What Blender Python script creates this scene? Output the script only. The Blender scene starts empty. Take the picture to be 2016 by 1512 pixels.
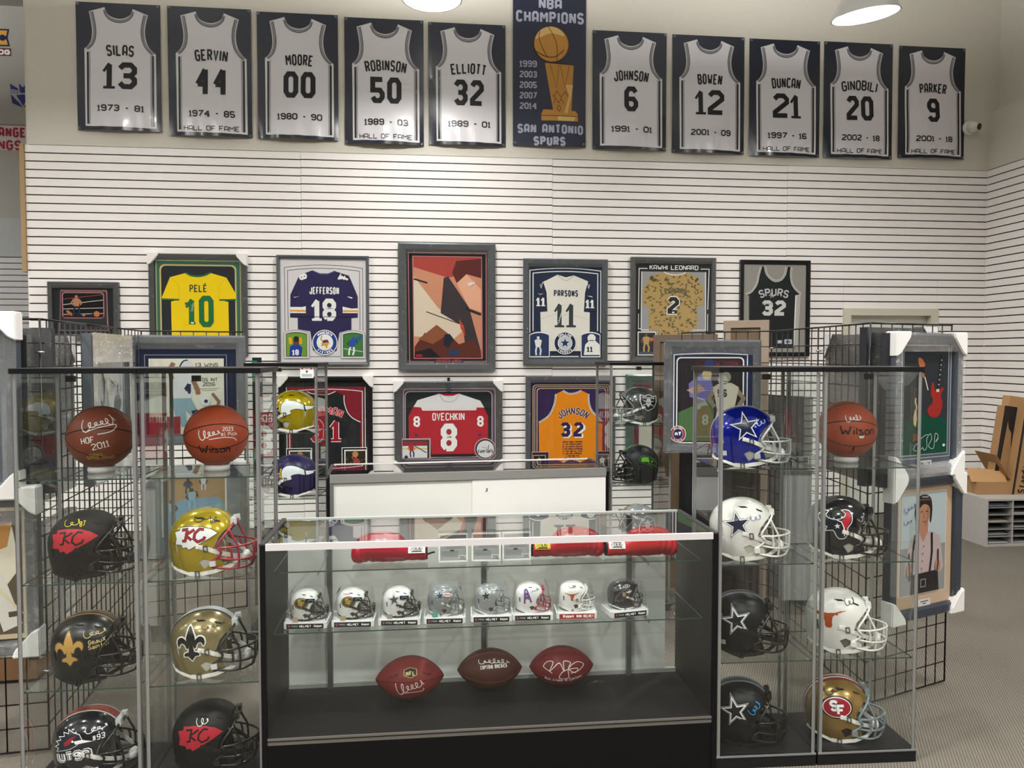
import bpy, bmesh, math, random
from mathutils import Vector, Matrix
from mathutils.geometry import tessellate_polygon
sc = bpy.context.scene
R = math.radians
PI = math.pi
rnd = random.Random(7)

# ------------------------------------------------------------------ camera, world, lamps, exposure
HEAD, PITCH = R(6.2), R(2.185)
cam = bpy.data.cameras.new('camera')
cam.sensor_fit = 'HORIZONTAL'; cam.sensor_width = 36; cam.lens = 36 * 1520 / 2016; cam.clip_start = .05
camo = bpy.data.objects.new('camera', cam); sc.collection.objects.link(camo)
camo.location = (0, 0, 1.68); camo.rotation_euler = (R(90) - PITCH, 0, -HEAD)
sc.camera = camo
w = bpy.data.worlds.new('world'); sc.world = w; w.use_nodes = True
w.node_tree.nodes['Background'].inputs[0].default_value = (.78, .85, 1, 1)
w.node_tree.nodes['Background'].inputs[1].default_value = .05
sc.view_settings.view_transform = 'Standard'; sc.view_settings.look = 'None'
sc.view_settings.exposure = 0.86; sc.view_settings.gamma = 1; sc.view_settings.use_curve_mapping = False
sc.cycles.transparent_max_bounces = 28; sc.cycles.max_bounces = 9; sc.cycles.glossy_bounces = 4
sc.cycles.transmission_bounces = 4; sc.cycles.diffuse_bounces = 4
sc.cycles.use_denoising = True; sc.cycles.sample_clamp_indirect = 4
sc.cycles.caustics_reflective = False; sc.cycles.caustics_refractive = False
LAMPS = [(x, y, z) for (y, z) in ((5.35, 4.17), (2.1, 4.45), (-1.2, 4.45), (-4.5, 4.45)) for x in (-9.2, -6.1, -3.0, .04, 3.14)]
LAMPS = [(x, (6.1 if (abs(x - .04) < .01 and y > 5) else y), (4.47 if (x < 1 and y > 5) else z)) for x, y, z in LAMPS]
LAMP_W = 60.0
for i, (x, y, z) in enumerate(LAMPS + [(-7.4, 8.9, 4.5), (-10.5, 8.9, 4.5)]):  # last two are unseen lights, added to brighten the dark far left wall
    l = bpy.data.lights.new('high_bay_light', 'AREA'); l.shape = 'DISK'; l.size = .36
    l.energy = LAMP_W * (.62 if y > 5 else 1.02); l.color = (1, .975, .945)
    o = bpy.data.objects.new('high_bay_light', l); sc.collection.objects.link(o)
    o.location = (x, y, z + .02)
    if y < 5: l.spread = R(150)
    u = bpy.data.lights.new('added_fill_up', 'AREA'); u.shape = 'DISK'; u.size = .3; u.energy = 52; u.color = (1, .98, .96)  # upward fill added over each lamp to brighten the upper wall and banners
    o = bpy.data.objects.new('added_fill_up', u); sc.collection.objects.link(o); o.location = (x, y, z + .36); o.rotation_euler = (PI, 0, 0)

# ------------------------------------------------------------------ materials
_M = {}
def lin(c): return c / 12.92 if c <= .04045 else ((c + .055) / 1.055) ** 2.4
def rgb(h): return tuple(lin(int(h[i:i + 2], 16) / 255) for i in (0, 2, 4)) + (1,)
def mat(hexc, rough=.5, metal=0, coat=0, bump=0, bscale=60, emit=0, vary=0, spec=None):
    key = (hexc, rough, metal, coat, bump, bscale, emit, vary)
    if key in _M: return _M[key]
    m = bpy.data.materials.new('paint_' + hexc); m.use_nodes = True
    nt = m.node_tree; p = nt.nodes['Principled BSDF']; L = nt.links
    p.inputs['Base Color'].default_value = rgb(hexc)
    p.inputs['Roughness'].default_value = rough; p.inputs['Metallic'].default_value = metal
    p.inputs['Specular IOR Level'].default_value = .28 if (rough >= .35 and not metal) else .5; p.inputs['Coat Weight'].default_value = coat; p.inputs['Coat Roughness'].default_value = .05
    if emit:
        p.inputs['Emission Color'].default_value = rgb(hexc); p.inputs['Emission Strength'].default_value = emit
    if bump or vary:
        tc = nt.nodes.new('ShaderNodeTexCoord'); n = nt.nodes.new('ShaderNodeTexNoise')
        n.inputs['Scale'].default_value = bscale; n.inputs['Detail'].default_value = 3
        L.new(tc.outputs['Object'], n.inputs['Vector'])
        if bump:
            b = nt.nodes.new('ShaderNodeBump'); b.inputs['Strength'].default_value = bump; b.inputs['Distance'].default_value = .002
            L.new(n.outputs['Fac'], b.inputs['Height']); L.new(b.outputs['Normal'], p.inputs['Normal'])
        if vary:
            c = rgb(hexc); mx = nt.nodes.new('ShaderNodeMix'); mx.data_type = 'RGBA'
            mx.inputs[6].default_value = tuple(v * (1 - vary) for v in c[:3]) + (1,); mx.inputs[7].default_value = tuple(min(1, v * (1 + vary)) for v in c[:3]) + (1,)
            L.new(n.outputs['Fac'], mx.inputs[0]); L.new(mx.outputs[2], p.inputs['Base Color'])
    _M[key] = m
    return m
def film(name, tint, k=1.7, rough=.0, milk=0.0, bump=0, stretch=(1, 1, 1), bscale=30):
    """a thin clear sheet: light goes straight through, a Fresnel share is mirrored off the sheet"""
    if name in _M: return _M[name]
    m = bpy.data.materials.new(name); m.use_nodes = True; nt = m.node_tree; L = nt.links
    nt.nodes.remove(nt.nodes['Principled BSDF']); out = nt.nodes['Material Output']
    g = nt.nodes.new('ShaderNodeNewGeometry'); a = nt.nodes.new('ShaderNodeMath'); a.operation = 'MULTIPLY_ADD'
    a.inputs[1].default_value = 1 / 1.5 - 1.5; a.inputs[2].default_value = 1.5
    L.new(g.outputs['Backfacing'], a.inputs[0])
    f = nt.nodes.new('ShaderNodeFresnel'); L.new(a.outputs[0], f.inputs['IOR'])
    mu = nt.nodes.new('ShaderNodeMath'); mu.operation = 'MULTIPLY'; mu.inputs[1].default_value = k; mu.use_clamp = True
    L.new(f.outputs[0], mu.inputs[0])
    t = nt.nodes.new('ShaderNodeBsdfTransparent'); t.inputs[0].default_value = (*tint, 1)
    gl = nt.nodes.new('ShaderNodeBsdfGlossy'); gl.inputs['Roughness'].default_value = rough
    base = t.outputs[0]
    if milk:
        d = nt.nodes.new('ShaderNodeBsdfDiffuse'); d.inputs[0].default_value = (.8, .84, .86, 1)
        mm = nt.nodes.new('ShaderNodeMixShader'); mm.inputs[0].default_value = milk
        L.new(base, mm.inputs[1]); L.new(d.outputs[0], mm.inputs[2]); base = mm.outputs[0]
    if bump:
        tc = nt.nodes.new('ShaderNodeTexCoord'); mp = nt.nodes.new('ShaderNodeMapping'); mp.inputs['Scale'].default_value = stretch
        n = nt.nodes.new('ShaderNodeTexNoise'); n.inputs['Scale'].default_value = bscale; n.inputs['Detail'].default_value = 4
        b = nt.nodes.new('ShaderNodeBump'); b.inputs['Strength'].default_value = bump; b.inputs['Distance'].default_value = .03
        L.new(tc.outputs['Object'], mp.inputs[0]); L.new(mp.outputs[0], n.inputs['Vector'])
        L.new(n.outputs['Fac'], b.inputs['Height']); L.new(b.outputs['Normal'], gl.inputs['Normal'])
    mx = nt.nodes.new('ShaderNodeMixShader')
    L.new(mu.outputs[0], mx.inputs[0]); L.new(base, mx.inputs[1]); L.new(gl.outputs[0], mx.inputs[2])
    L.new(mx.outputs[0], out.inputs['Surface'])
    _M[name] = m
    return m
GLASS = film('case_glass', (.94, .965, .952), 1.35)
PANE = film('picture_glass', (.97, .98, .975), .9)
CLEAR = film('clear_plastic', (.955, .965, .97), 1.7)
WRAP = film('stretch_wrap_film', (.93, .95, .96), 4.5, .07, .03, 1.0, (2, 3, 34), 7)
EDGE = mat('28423c', .15, 0, .5)

# ------------------------------------------------------------------ object helpers
def link(o, parent=None):
    sc.collection.objects.link(o)
    if parent is not None: o.parent = parent
    return o
def obj(name, bm, m, parent=None, smooth=False, loc=None):
    me = bpy.data.meshes.new(name); bm.to_mesh(me); bm.free()
    for x in (m if isinstance(m, (list, tuple)) else [m]): me.materials.append(x)
    if smooth:
        for p in me.polygons: p.use_smooth = True
    o = bpy.data.objects.new(name, me)
    if loc: o.location = loc
    return link(o, parent)
def thing(name, label, cat, loc=(0, 0, 0), rz=0, group=None, rot=None, scale=1):
    o = bpy.data.objects.new(name, None); o.empty_display_size = .05
    o.location = loc; o.rotation_euler = rot if rot else (0, 0, rz); o.scale = (scale,) * 3
    link(o); return tag(o, label, cat, group)
def tag(o, label, cat=None, group=None):
    o['label'] = label
    if cat: o['category'] = cat
    if group: o['group'] = group
    return o
def struct(o): o['kind'] = 'structure'; return o
def box(bm, x0, x1, y0, y1, z0, z1, mi=0):
    v = [bm.verts.new((x, y, z)) for x in (x0, x1) for y in (y0, y1) for z in (z0, z1)]
    for a in ((0, 1, 3, 2), (4, 6, 7, 5), (0, 4, 5, 1), (2, 3, 7, 6), (0, 2, 6, 4), (1, 5, 7, 3)):
        f = bm.faces.new([v[i] for i in a]); f.material_index = mi
    return v
def boxes(name, bs, m, parent=None, bevel=0):
    bm = bmesh.new()
    for b in bs: box(bm, *b)
    if bevel: bmesh.ops.bevel(bm, geom=bm.edges[:], offset=bevel, segments=2, affect='EDGES', profile=.7)
    return obj(name, bm, m, parent, smooth=False)
def quad(bm, pts, mi=0):
    f = bm.faces.new([bm.verts.new(p) for p in pts]); f.material_index = mi; return f
def cr(pts, n=5, closed=False):
    """Catmull-Rom through points of any dimension"""
    P = [Vector(p) for p in pts]; N = len(P); out = []
    for i in range(N if closed else N - 1):
        p0 = P[(i - 1) % N] if closed or i else P[0]; p1 = P[i]; p2 = P[(i + 1) % N]
        p3 = P[(i + 2) % N] if closed or i + 2 < N else P[-1]
        for k in range(n):
            t = k / n
            out.append(.5 * ((2 * p1) + (-p0 + p2) * t + (2 * p0 - 5 * p1 + 4 * p2 - p3) * t * t + (-p0 + 3 * p1 - 3 * p2 + p3) * t ** 3))
    if not closed: out.append(P[-1])
    return out
def tube(bm, pts, r, seg=6, closed=False, mi=0):
    P = [Vector(p) for p in pts]; n = len(P); rings = []; up = Vector((.13, .31, .94))
    for i, p in enumerate(P):
        a = P[(i - 1) % n] if closed or i else P[0]; b = P[(i + 1) % n] if closed or i < n - 1 else P[-1]
        d = (b - a).normalized(); s = d.cross(up)
        if s.length < .05: s = d.cross(Vector((1, 0, 0)))
        s.normalize(); t = s.cross(d); rr = r[i] if isinstance(r, (list, tuple)) else r
        rings.append([bm.verts.new(p + (s * math.cos(2 * PI * k / seg) + t * math.sin(2 * PI * k / seg)) * rr) for k in range(seg)])
    for i in range(n if closed else n - 1):
        A, B = rings[i], rings[(i + 1) % n]
        for k in range(seg):
            f = bm.faces.new((A[k], A[(k + 1) % seg], B[(k + 1) % seg], B[k])); f.material_index = mi; f.smooth = True
    if not closed:
        for q in (rings[0][::-1], rings[-1]):
            f = bm.faces.new(q); f.material_index = mi
def lathe(bm, prof, seg=24, c=(0, 0, 0), mi=0):
    rings = []
    for r, z in prof:
        rings.append([bm.verts.new((c[0] + r * math.cos(2 * PI * k / seg), c[1] + r * math.sin(2 * PI * k / seg), c[2] + z)) for k in range(seg)])
    for A, B in zip(rings, rings[1:]):
        for k in range(seg):
            f = bm.faces.new((A[k], A[(k + 1) % seg], B[(k + 1) % seg], B[k])); f.smooth = True; f.material_index = mi
    return rings
def cyl(bm, a, b, r, seg=12, mi=0): tube(bm, [a, b], r, seg, mi=mi)
def ell(bm, c, rad, u=14, v=9, mi=0):
    d = bmesh.ops.create_uvsphere(bm, u_segments=u, v_segments=v, radius=1, matrix=Matrix.Translation(c) @ Matrix.Diagonal((*rad, 1)))
    for vv in d['verts']:
        for f in vv.link_faces: f.smooth = True; f.material_index = mi

# ------------------------------------------------------------------ flat print: polygons, strokes, lettering
G = {'A': '00 05 16 36 45 40;02 42', 'B': '00 06 36 45 44 33 03;33 42 41 30 00', 'C': '45 36 16 05 01 10 30 41', 'D': '00 06 36 45 41 30 00',
     'E': '40 00 06 46;03 33', 'F': '00 06 46;03 33', 'G': '45 36 16 05 01 10 30 41 43 23', 'H': '00 06;40 46;03 43', 'I': '20 26',
     'J': '46 41 30 10 01 02', 'K': '00 06;46 03;14 40', 'L': '06 00 40', 'M': '00 06;06 23 46;46 40', 'N': '00 06;06 40;40 46', 'O': '10 01 05 16 36 45 41 30 10',
     'P': '00 06 36 45 44 33 03', 'Q': '10 01 05 16 36 45 41 30 10;22 40', 'R': '00 06 36 45 44 33 03;23 40', 'S': '01 10 30 41 42 33 13 04 05 16 36 45',
     'T': '06 46;20 26', 'U': '06 01 10 30 41 46', 'V': '06 20 46', 'W': '06 10;10 23;23 30;30 46', 'X': '00 46;06 40', 'Y': '06 23 46;20 23', 'Z': '06 46 00 40',
     '1': '20 26;14 26;10 30', '2': '05 16 36 45 44 01 00 40', '3': '05 16 36 45 44 33 42 41 30 10 01;13 33', '4': '30 36;36 02;02 42;20 40',
     '5': '46 06 03 33 42 41 30 10 01', '6': '45 36 16 05 01 10 30 41 42 33 03', '7': '06 46 10', '8': '10 01 02 13 33 44 45 36 16 05 04 13;33 42 41 30 10',
     '9': '01 10 30 41 45 36 16 05 04 13 43', '-': '13 33', '!': '26 22;20 21', '#': '10 16;30 36;02 42;04 44', '\u00c9': '40 00 06 46;03 33;17 38', '.': '20 21',
     "'": '26 25', '&': '42 20 10 01 02 34 35 26 16 15 40', '"': '16 15;36 35', '/': '00 46', ':': '21 22;24 25',
     'w': '04 10 22 30 44', 'i': '20 24;26 27', 'l': '26 20', 's': '01 10 30 41 13 04 34', 'o': '10 01 03 14 34 43 41 30 10', 'n': '00 04;03 14 34 43 40',
     'r': '00 04;02 14 34', 'd': '46 40;40 10 01 03 14 44', 'e': '02 42 43 34 14 03 01 10 40', 't': '26 21 30;14 34', 'u': '04 01 10 40;44 40', 'p': '04 00;04 34 43 41 30 00',
     'c': '43 34 14 03 01 10 30 41', 'k': '06 00;43 02 40', 'a': '14 34 43 40 10 01 12 42', 'm': '00 04;03 14 23 20;23 34 43 40', 'g': '40 10 01 03 14 44 40', 'h': '06 00;03 14 34 43 40'}
G['0'] = G['O']
NARROW = {'4': 4.9, 'W': 5.6, 'M': 5.2, 'w': 4.6, 'm': 4.8, 'I': .5, '.': .8, '!': 1, "'": .8, 'i': .5, 'l': .5, ':': 1, '1': 1.6, '-': 3}
class Art:
    def __init__(s, T=None): s.L = []; s.T = T; s.f = -1 if T else 1     # T=(cx, cy, kx, ky): drawn in y-down units about (cx, cy)
    def poly(s, m, pts):
        P = [Vector((p[0], s.f * p[1], 0)) for p in pts]
        s.L.append((m, [[tuple(P[i][:2]) for i in t] for t in tessellate_polygon([P])])); return s
    def rect(s, m, x0, y0, x1, y1): f = s.f; s.L.append((m, [[(x0, f * y0), (x1, f * y0), (x1, f * y1), (x0, f * y1)]])); return s
    def rr(s, m, x0, y0, x1, y1, r, n=4):
        pts = []
        for cx, cy, a in ((x1 - r, y1 - r, 0), (x0 + r, y1 - r, 90), (x0 + r, y0 + r, 180), (x1 - r, y0 + r, 270)):
            pts += [(cx + r * math.cos(R(a + 90 * k / n)), cy + r * math.sin(R(a + 90 * k / n))) for k in range(n + 1)]
        return s.poly(m, pts)
    def circ(s, m, cx, cy, r, ry=None, n=28): return s.poly(m, [(cx + r * math.cos(2 * PI * k / n), cy + (ry or r) * math.sin(2 * PI * k / n)) for k in range(n)])
    @staticmethod
    def _rib(pts, w, closed=False):
        P = []
        for p in pts:
            q = Vector((p[0], p[1]))
            if not P or (q - P[-1]).length > 1e-6: P.append(q)
        if closed and (P[0] - P[-1]).length < 1e-6: P.pop()
        n = len(P); out = []; hw = w / 2
        if n < 2: return []
        Lf, Rt = [], []
        for i in range(n):
            a = P[i - 1] if (closed or i) else None; b = P[(i + 1) % n] if (closed or i < n - 1) else None
            d1 = (P[i] - a).normalized() if a is not None else None; d2 = (b - P[i]).normalized() if b is not None else None
            if d1 is None: d1 = d2
            if d2 is None: d2 = d1
            t = d1 + d2
            if t.length < .3: t = d1.copy()
            t.normalize(); nn = Vector((-t.y, t.x)); k = hw / max(.45, abs(nn.dot(Vector((-d1.y, d1.x)))))
            Lf.append(P[i] + nn * k); Rt.append(P[i] - nn * k)
        for i in range(n if closed else n - 1):
            j = (i + 1) % n; out.append([tuple(Rt[i]), tuple(Rt[j]), tuple(Lf[j]), tuple(Lf[i])])
        return out
    def stroke(s, m, pts, w, closed=False): s.L.append((m, s._rib([(p[0], s.f * p[1]) for p in pts], w, closed))); return s
    def strokes(s, m, lst, w):
        q = []
        for p in lst: q += s._rib(p, w)
        s.L.append((m, q)); return s
    def border(s, m, x0, y0, x1, y1, w): return s.stroke(m, [(x0, y0), (x1, y0), (x1, y1), (x0, y1)], w, True)
    def star(s, m, cx, cy, r, k=.4, n=5, rot=90, sx=1):
        return s.poly(m, [(cx + sx * (r if i % 2 == 0 else r * k) * math.cos(R(rot + 180 * i / n)), cy + s.f * (r if i % 2 == 0 else r * k) * math.sin(R(rot + 180 * i / n))) for i in range(2 * n)])
    def text(s, m, t, cx, cy, h, wd=None, th=.16, arc=0, ital=0, gap=1.7, rot=0, out=None):
        """out=(material, extra width) draws an outline first; arc>0 bends like a rainbow (radius)"""
        cy *= s.f; thk = th * h; sy = (h - thk) / 6; sp = h * .06 * gap
        gws = [2.2 if ch == ' ' else NARROW.get(ch, 4.0) for ch in t]; n = len(t)
        if wd:
            sx = (wd - n * thk - (n - 1) * sp) / sum(gws)
            if sx < .3 * sy:
                k = wd / (n * thk + (n - 1) * sp + sum(gws) * .42 * sy); sp *= k; sx = .42 * sy * k; thx = thk * k
            else: thx = thk
        else: sx = sy * .8; thx = thk
        adv = []; x = 0
        for gw in gws: adv.append((x + thx / 2, gw)); x += gw * sx + thx + sp
        tot = x - sp
        thk = (thk + thx) / 2
        lines = []
        for ch, (x0, gw) in zip(t, adv):
            if ch not in G: ch = ch.upper()
            if ch not in G: continue
            for part in G[ch].split(';'):
                pl = []
                for c in part.split():
                    gc = int(c[0]) * gw / 4 if gw >= 4 else int(c[0]) - (4 - gw) / 2; gy = int(c[1]) - 3
                    X = x0 + gc * sx - tot / 2 + ital * gy * sy; Y = gy * sy
                    if ch == '1' and part != '20 26':      # flag and foot of the one are thinner than its stem
                        if c in ('10', '30'): X += (-.42 if c == '10' else .42) * thk; Y -= .25 * thk
                        else: X += (-.42 * thk if c == '14' else 0); Y += .22 * thk if c == '26' else 0
                    if arc:
                        xc = x0 + gw * sx / 2 - tot / 2; an = xc / arc; lx = X - xc
                        X = arc * math.sin(an) + lx * math.cos(an) + Y * math.sin(an); Y = arc * (math.cos(an) - 1) - lx * math.sin(an) + Y * math.cos(an)
                    if rot:
                        X, Y = X * math.cos(rot) - Y * math.sin(rot), X * math.sin(rot) + Y * math.cos(rot)
                    pl.append((cx + X, cy + Y))
                lines.append((pl, .5 if (ch == '1' and part != '20 26') else 1))
        if out: s.L.append((out[0], [q for pl, k in lines for q in s._rib(pl, thk * k + out[1], len(pl) > 3 and pl[0] == pl[-1])]))
        s.L.append((m, [q for pl, k in lines for q in s._rib(pl, thk * k, len(pl) > 3 and pl[0] == pl[-1])])); return s
    def sig(s, m, x, y, w, h, seed=1, wd=.002, rot=0, loops=6):
        """a handwritten looking scribble"""
        y *= s.f; r = random.Random(seed); pts = []; am = [1.25] + [r.choice((.28, .35, .5, .95)) for _ in range(loops)]; n = loops * 8
        for i in range(n + 1):
            t = i / n; a = am[min(loops, i // 8)] * (1 - (i % 8) / 8) + am[min(loops, i // 8 + 1)] * ((i % 8) / 8); th = 2 * PI * i / 8
            pts.append((-w / 2 + w * (t ** .9) - .42 * (w / loops) * math.sin(th), h * .5 * a * math.cos(th) + .1 * h * (t - .5)))
        pts.append((w * .62, -.1 * h)); c, q = math.cos(rot), math.sin(rot)
        pts = [(x + a * c - b * q, y + a * q + b * c) for a, b in pts]
        s.L.append((m, s._rib(cr(pts, 3), wd))); return s
    def person(s, x, y, h, skin, top, legs, head=None, num=None, arm=1, lean=0):
        """a small printed player: head, torso, arms, legs"""
        H = h; sk = mat(skin, .6); tp = mat(top, .6); lg = mat(legs, .6)
        X = lambda u, v: (x + (u + lean * v) * H, y + s.f * v * H)
        s.stroke(lg, [X(-.07, .48), X(-.12, .25), X(-.1, .02)], .09 * H); s.stroke(lg, [X(.07, .48), X(.14, .27), X(.1, .02)], .09 * H)
        s.stroke(sk, [X(-.15, .76), X(-.25, .62 if arm else .9), X(-.16, .5 if arm else 1.02)], .06 * H)
        s.stroke(sk, [X(.15, .76), X(.26, .62), X(.18, .5 if arm != 2 else .85)], .06 * H)
        s.poly(tp, [X(-.12, .44), X(.12, .44), X(.19, .78), X(.08, .84), X(-.08, .84), X(-.19, .78)])
        s.circ(mat(head or skin, .5), x + lean * .92 * H, y + s.f * .92 * H, .075 * H, n=14)
        if num: s.text(mat('ffffff' if top != 'f0f0ee' else '1b2344', .6), num, x + lean * .65 * H, y + s.f * .65 * H, .16 * H, th=.2)
        return s
    def build(s, name, parent, fm, maxL=None, base=.0008, eps=.0003, smooth=False):
        mats = []; bm = bmesh.new()
        for i, (m, polys) in enumerate(s.L):
            if m not in mats: mats.append(m)
            mi = mats.index(m)
            for pi, p in enumerate(polys):
                try: f = bm.faces.new([bm.verts.new((q[0], q[1], base + i * eps + (pi % 5) * 1.6e-5)) for q in p]); f.material_index = mi
                except ValueError: pass
        if s.T:
            cx, cy, kx, ky = s.T
            for v in bm.verts: v.co.x = (v.co.x - cx) * kx; v.co.y = (v.co.y + cy) * ky
        if maxL:
            for ax in (0, 1):
                vs = [v.co[ax] for v in bm.verts]
                if not vs: continue
                lo, hi = min(vs), max(vs); n = int((hi - lo) / maxL)
                for k in range(1, n + 1):
                    co = [0, 0, 0]; co[ax] = lo + (hi - lo) * k / (n + 1); no = [0, 0, 0]; no[ax] = 1
                    bmesh.ops.bisect_plane(bm, geom=bm.verts[:] + bm.edges[:] + bm.faces[:], dist=1e-6, plane_co=co, plane_no=no)
            bmesh.ops.remove_doubles(bm, verts=bm.verts, dist=1e-6)
        for v in bm.verts: v.co = Vector(fm(v.co.x, v.co.y, v.co.z))
        return obj(name, bm, mats, parent, smooth)
def flat(y0): return lambda u, v, h: (u, y0 - h, v)
def px(pts, cx, cy, k): return [((x - cx) * k, (cy - y) * k) for x, y in pts]
WHITE, BLACK = mat('eeeeea', .5), mat('0e0e10', .45)
INKW, INKK, INKB = mat('f4f4f2', .4), mat('141416', .4), mat('2c46a0', .4)

# ------------------------------------------------------------------ the room
WY, WX = 7.58, 5.84            # face of the slat wall, face of the right-hand wall
def carpet_mat():
    m = bpy.data.materials.new('ribbed_carpet'); m.use_nodes = True; nt = m.node_tree; L = nt.links; p = nt.nodes['Principled BSDF']
    tc = nt.nodes.new('ShaderNodeTexCoord'); mp = nt.nodes.new('ShaderNodeMapping'); mp.inputs['Rotation'].default_value = (0, 0, R(28))
    wv = nt.nodes.new('ShaderNodeTexWave'); wv.inputs['Scale'].default_value = 26; wv.inputs['Distortion'].default_value = 1.2; wv.inputs['Detail'].default_value = 2; wv.inputs['Detail Scale'].default_value = 6
    n = nt.nodes.new('ShaderNodeTexNoise'); n.inputs['Scale'].default_value = 190; n2 = nt.nodes.new('ShaderNodeTexNoise'); n2.inputs['Scale'].default_value = 1.6
    L.new(tc.outputs['Object'], mp.inputs[0])
    for q in (wv, n, n2): L.new(mp.outputs[0], q.inputs['Vector'])
    r = nt.nodes.new('ShaderNodeMix'); r.data_type = 'RGBA'; r.inputs[6].default_value = rgb('403b35'); r.inputs[7].default_value = rgb('7e776b')
    a = nt.nodes.new('ShaderNodeMath'); a.operation = 'MULTIPLY_ADD'; a.inputs[1].default_value = .55
    L.new(wv.outputs['Fac'], a.inputs[0])
    b = nt.nodes.new('ShaderNodeMath'); b.operation = 'MULTIPLY'; b.inputs[1].default_value = .5; L.new(n.outputs['Fac'], b.inputs[0]); L.new(b.outputs[0], a.inputs[2])
    L.new(a.outputs[0], r.inputs[0])
    r2 = nt.nodes.new('ShaderNodeMix'); r2.data_type = 'RGBA'; r2.blend_type = 'MULTIPLY'; r2.inputs[0].default_value = .25
    L.new(r.outputs[2], r2.inputs[6]); L.new(n2.outputs['Fac'], r2.inputs[7]); L.new(r2.outputs[2], p.inputs['Base Color'])
    bp = nt.nodes.new('ShaderNodeBump'); bp.inputs['Strength'].default_value = .5; bp.inputs['Distance'].default_value = .004
    L.new(a.outputs[0], bp.inputs['Height']); L.new(bp.outputs[0], p.inputs['Normal']); p.inputs['Roughness'].default_value = .95
    return m
CREAM = mat('d3cfc4', .75, bump=.12, bscale=14, vary=.02)
DIM = mat('3a3835', .8, bump=.1, bscale=12)
SLAT = mat('f0ece9', .38, vary=.012, bscale=5)
GROOVE_SHADE = mat('38262c', .8)  # shadow line between the slats, put into the backing colour
struct(boxes('floor', [(-13, 7, -8, 12, -.06, 0)], carpet_mat()))
struct(boxes('ceiling', [(-13, 7, -8, 12, 6.1, 6.2)], mat('8a8984', .9)))
wb = struct(boxes('wall_back', [(-3.66, 4.262, WY + .03, WY + .12, 0, 3.6), (5.30, 6.2, WY + .03, WY + .12, 0, 3.6), (4.262, 5.30, WY + .03, WY + .12, 2.155, 3.6),
                         (-3.63, 6.2, WY - .006, WY + .12, 3.603, 6.1)], [CREAM]))
struct(boxes('wall_right', [(WX + .02, WX + .22, -8, WY + .1, 0, 4.2), (WX + .1, WX + .22, -8, WY + .1, 4.2, 6.1)], [CREAM]))
boxes('upper_facing', [(WX - .004, WX + .03, 1.5, WY, 3.61, 4.2)], CREAM, bpy.data.objects['wall_right'])
struct(boxes('wall_front', [(-13, 7, -8.1, -8, 0, 6.1)], DIM)); struct(boxes('wall_left', [(-13.1, -13, -8, 12, 0, 6.1)], DIM))
wf = struct(boxes('wall_far', [(-13, -3.5, 10.6, 10.72, 0, 6.1)], mat('a5a49e', .8, bump=.1, bscale=10)))
struct(boxes('trim_1', [(-3.7, -3.661, WY - .02, WY + .13, 2.44, 3.6)], mat('a88d68', .7, vary=.1)))
struct(boxes('wall_end', [(-3.66, -3.56, WY + .03, 10.6, 0, 6.1)], CREAM))
boxes('groove_backing', [(-3.655, 4.255, WY + .018, WY + .029, 0, 3.6), (5.3, WX, WY + .018, WY + .029, 0, 3.6), (4.26, 5.3, WY + .018, WY + .029, 2.16, 3.6)], GROOVE_SHADE, wb)
boxes('groove_backing', [(WX + .008, WX + .019, 1.5, WY, 0, 3.6)], GROOVE_SHADE, bpy.data.objects['wall_right'])
boxes('groove_backing', [(-12.9, -3.7, 10.585, 10.599, 0, 2.93)], mat('6a666a', .8), wf)  # groove shade of the far slats, put into the grey backing
PITCH_S = .07655
def slats(parent, x0, x1, zt, n, y, wd=.0648, axis='x', m=SLAT, dz=0):
    bm = bmesh.new()
    if axis == 'x': box(bm, x0 + .0012, x1 - .0012, y, y + .017, -wd, 0)
    else: box(bm, y, y + .017, x0 + .0012, x1 - .0012, -wd, 0)
    me = bpy.data.meshes.new('slat'); bm.to_mesh(me); bm.free(); me.materials.append(m)
    for k in range(n):
        z = zt - k * PITCH_S + dz
        if z - wd < 0: break
        o = bpy.data.objects.new('slat', me); o.location = (0, 0, z); link(o, parent)
for i, (a, b) in enumerate(((-3.66, -1.194), (-1.194, 1.225), (1.225, 3.645), (3.645, 4.262), (4.262, 5.30), (5.30, WX))):
    dz = (.0, .003, -.003, 0, 0, 0)[i]
    if i == 3: slats(wb, 3.645, WX, 3.60, 15, WY); slats(wb, 3.645, 4.262, 3.60 - 15 * PITCH_S, 33, WY)
    elif i == 4: slats(wb, a, b, 3.60 - 15 * PITCH_S, 4, WY)
    elif i == 5: slats(wb, a, b, 3.60 - 15 * PITCH_S, 33, WY)
    else: slats(wb, a, b, 3.60, 47, WY, dz=dz)
wr = bpy.data.objects['wall_right']
slats(wr, 6.6, WY, 3.60, 47, WX - .008, axis='y'); slats(wr, 4.2, 6.6, 3.60, 47, WX - .008, axis='y')
slats(wf, -9, -3.7, 2.92, 26, 10.57, m=mat('c9c9ca', .5))
boxes('panel_strip', [(-12.9, -3.7, 10.56, 10.6, 2.93, 3.42)], mat('a9adad', .6), wf)
# door behind the right-hand grid panels
dr = struct(boxes('door_1', [(4.262, 4.34, WY - .025, WY + .12, 0, 2.155), (5.222, 5.30, WY - .025, WY + .12, 0, 2.155), (4.34, 5.222, WY - .025, WY + .12, 2.085, 2.155)], mat('cbc6b4', .45)))
boxes('door_leaf', [(4.34, 5.222, WY + .06, WY + .1, 0.01, 2.085)], mat('dfe0da', .5), dr)
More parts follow.
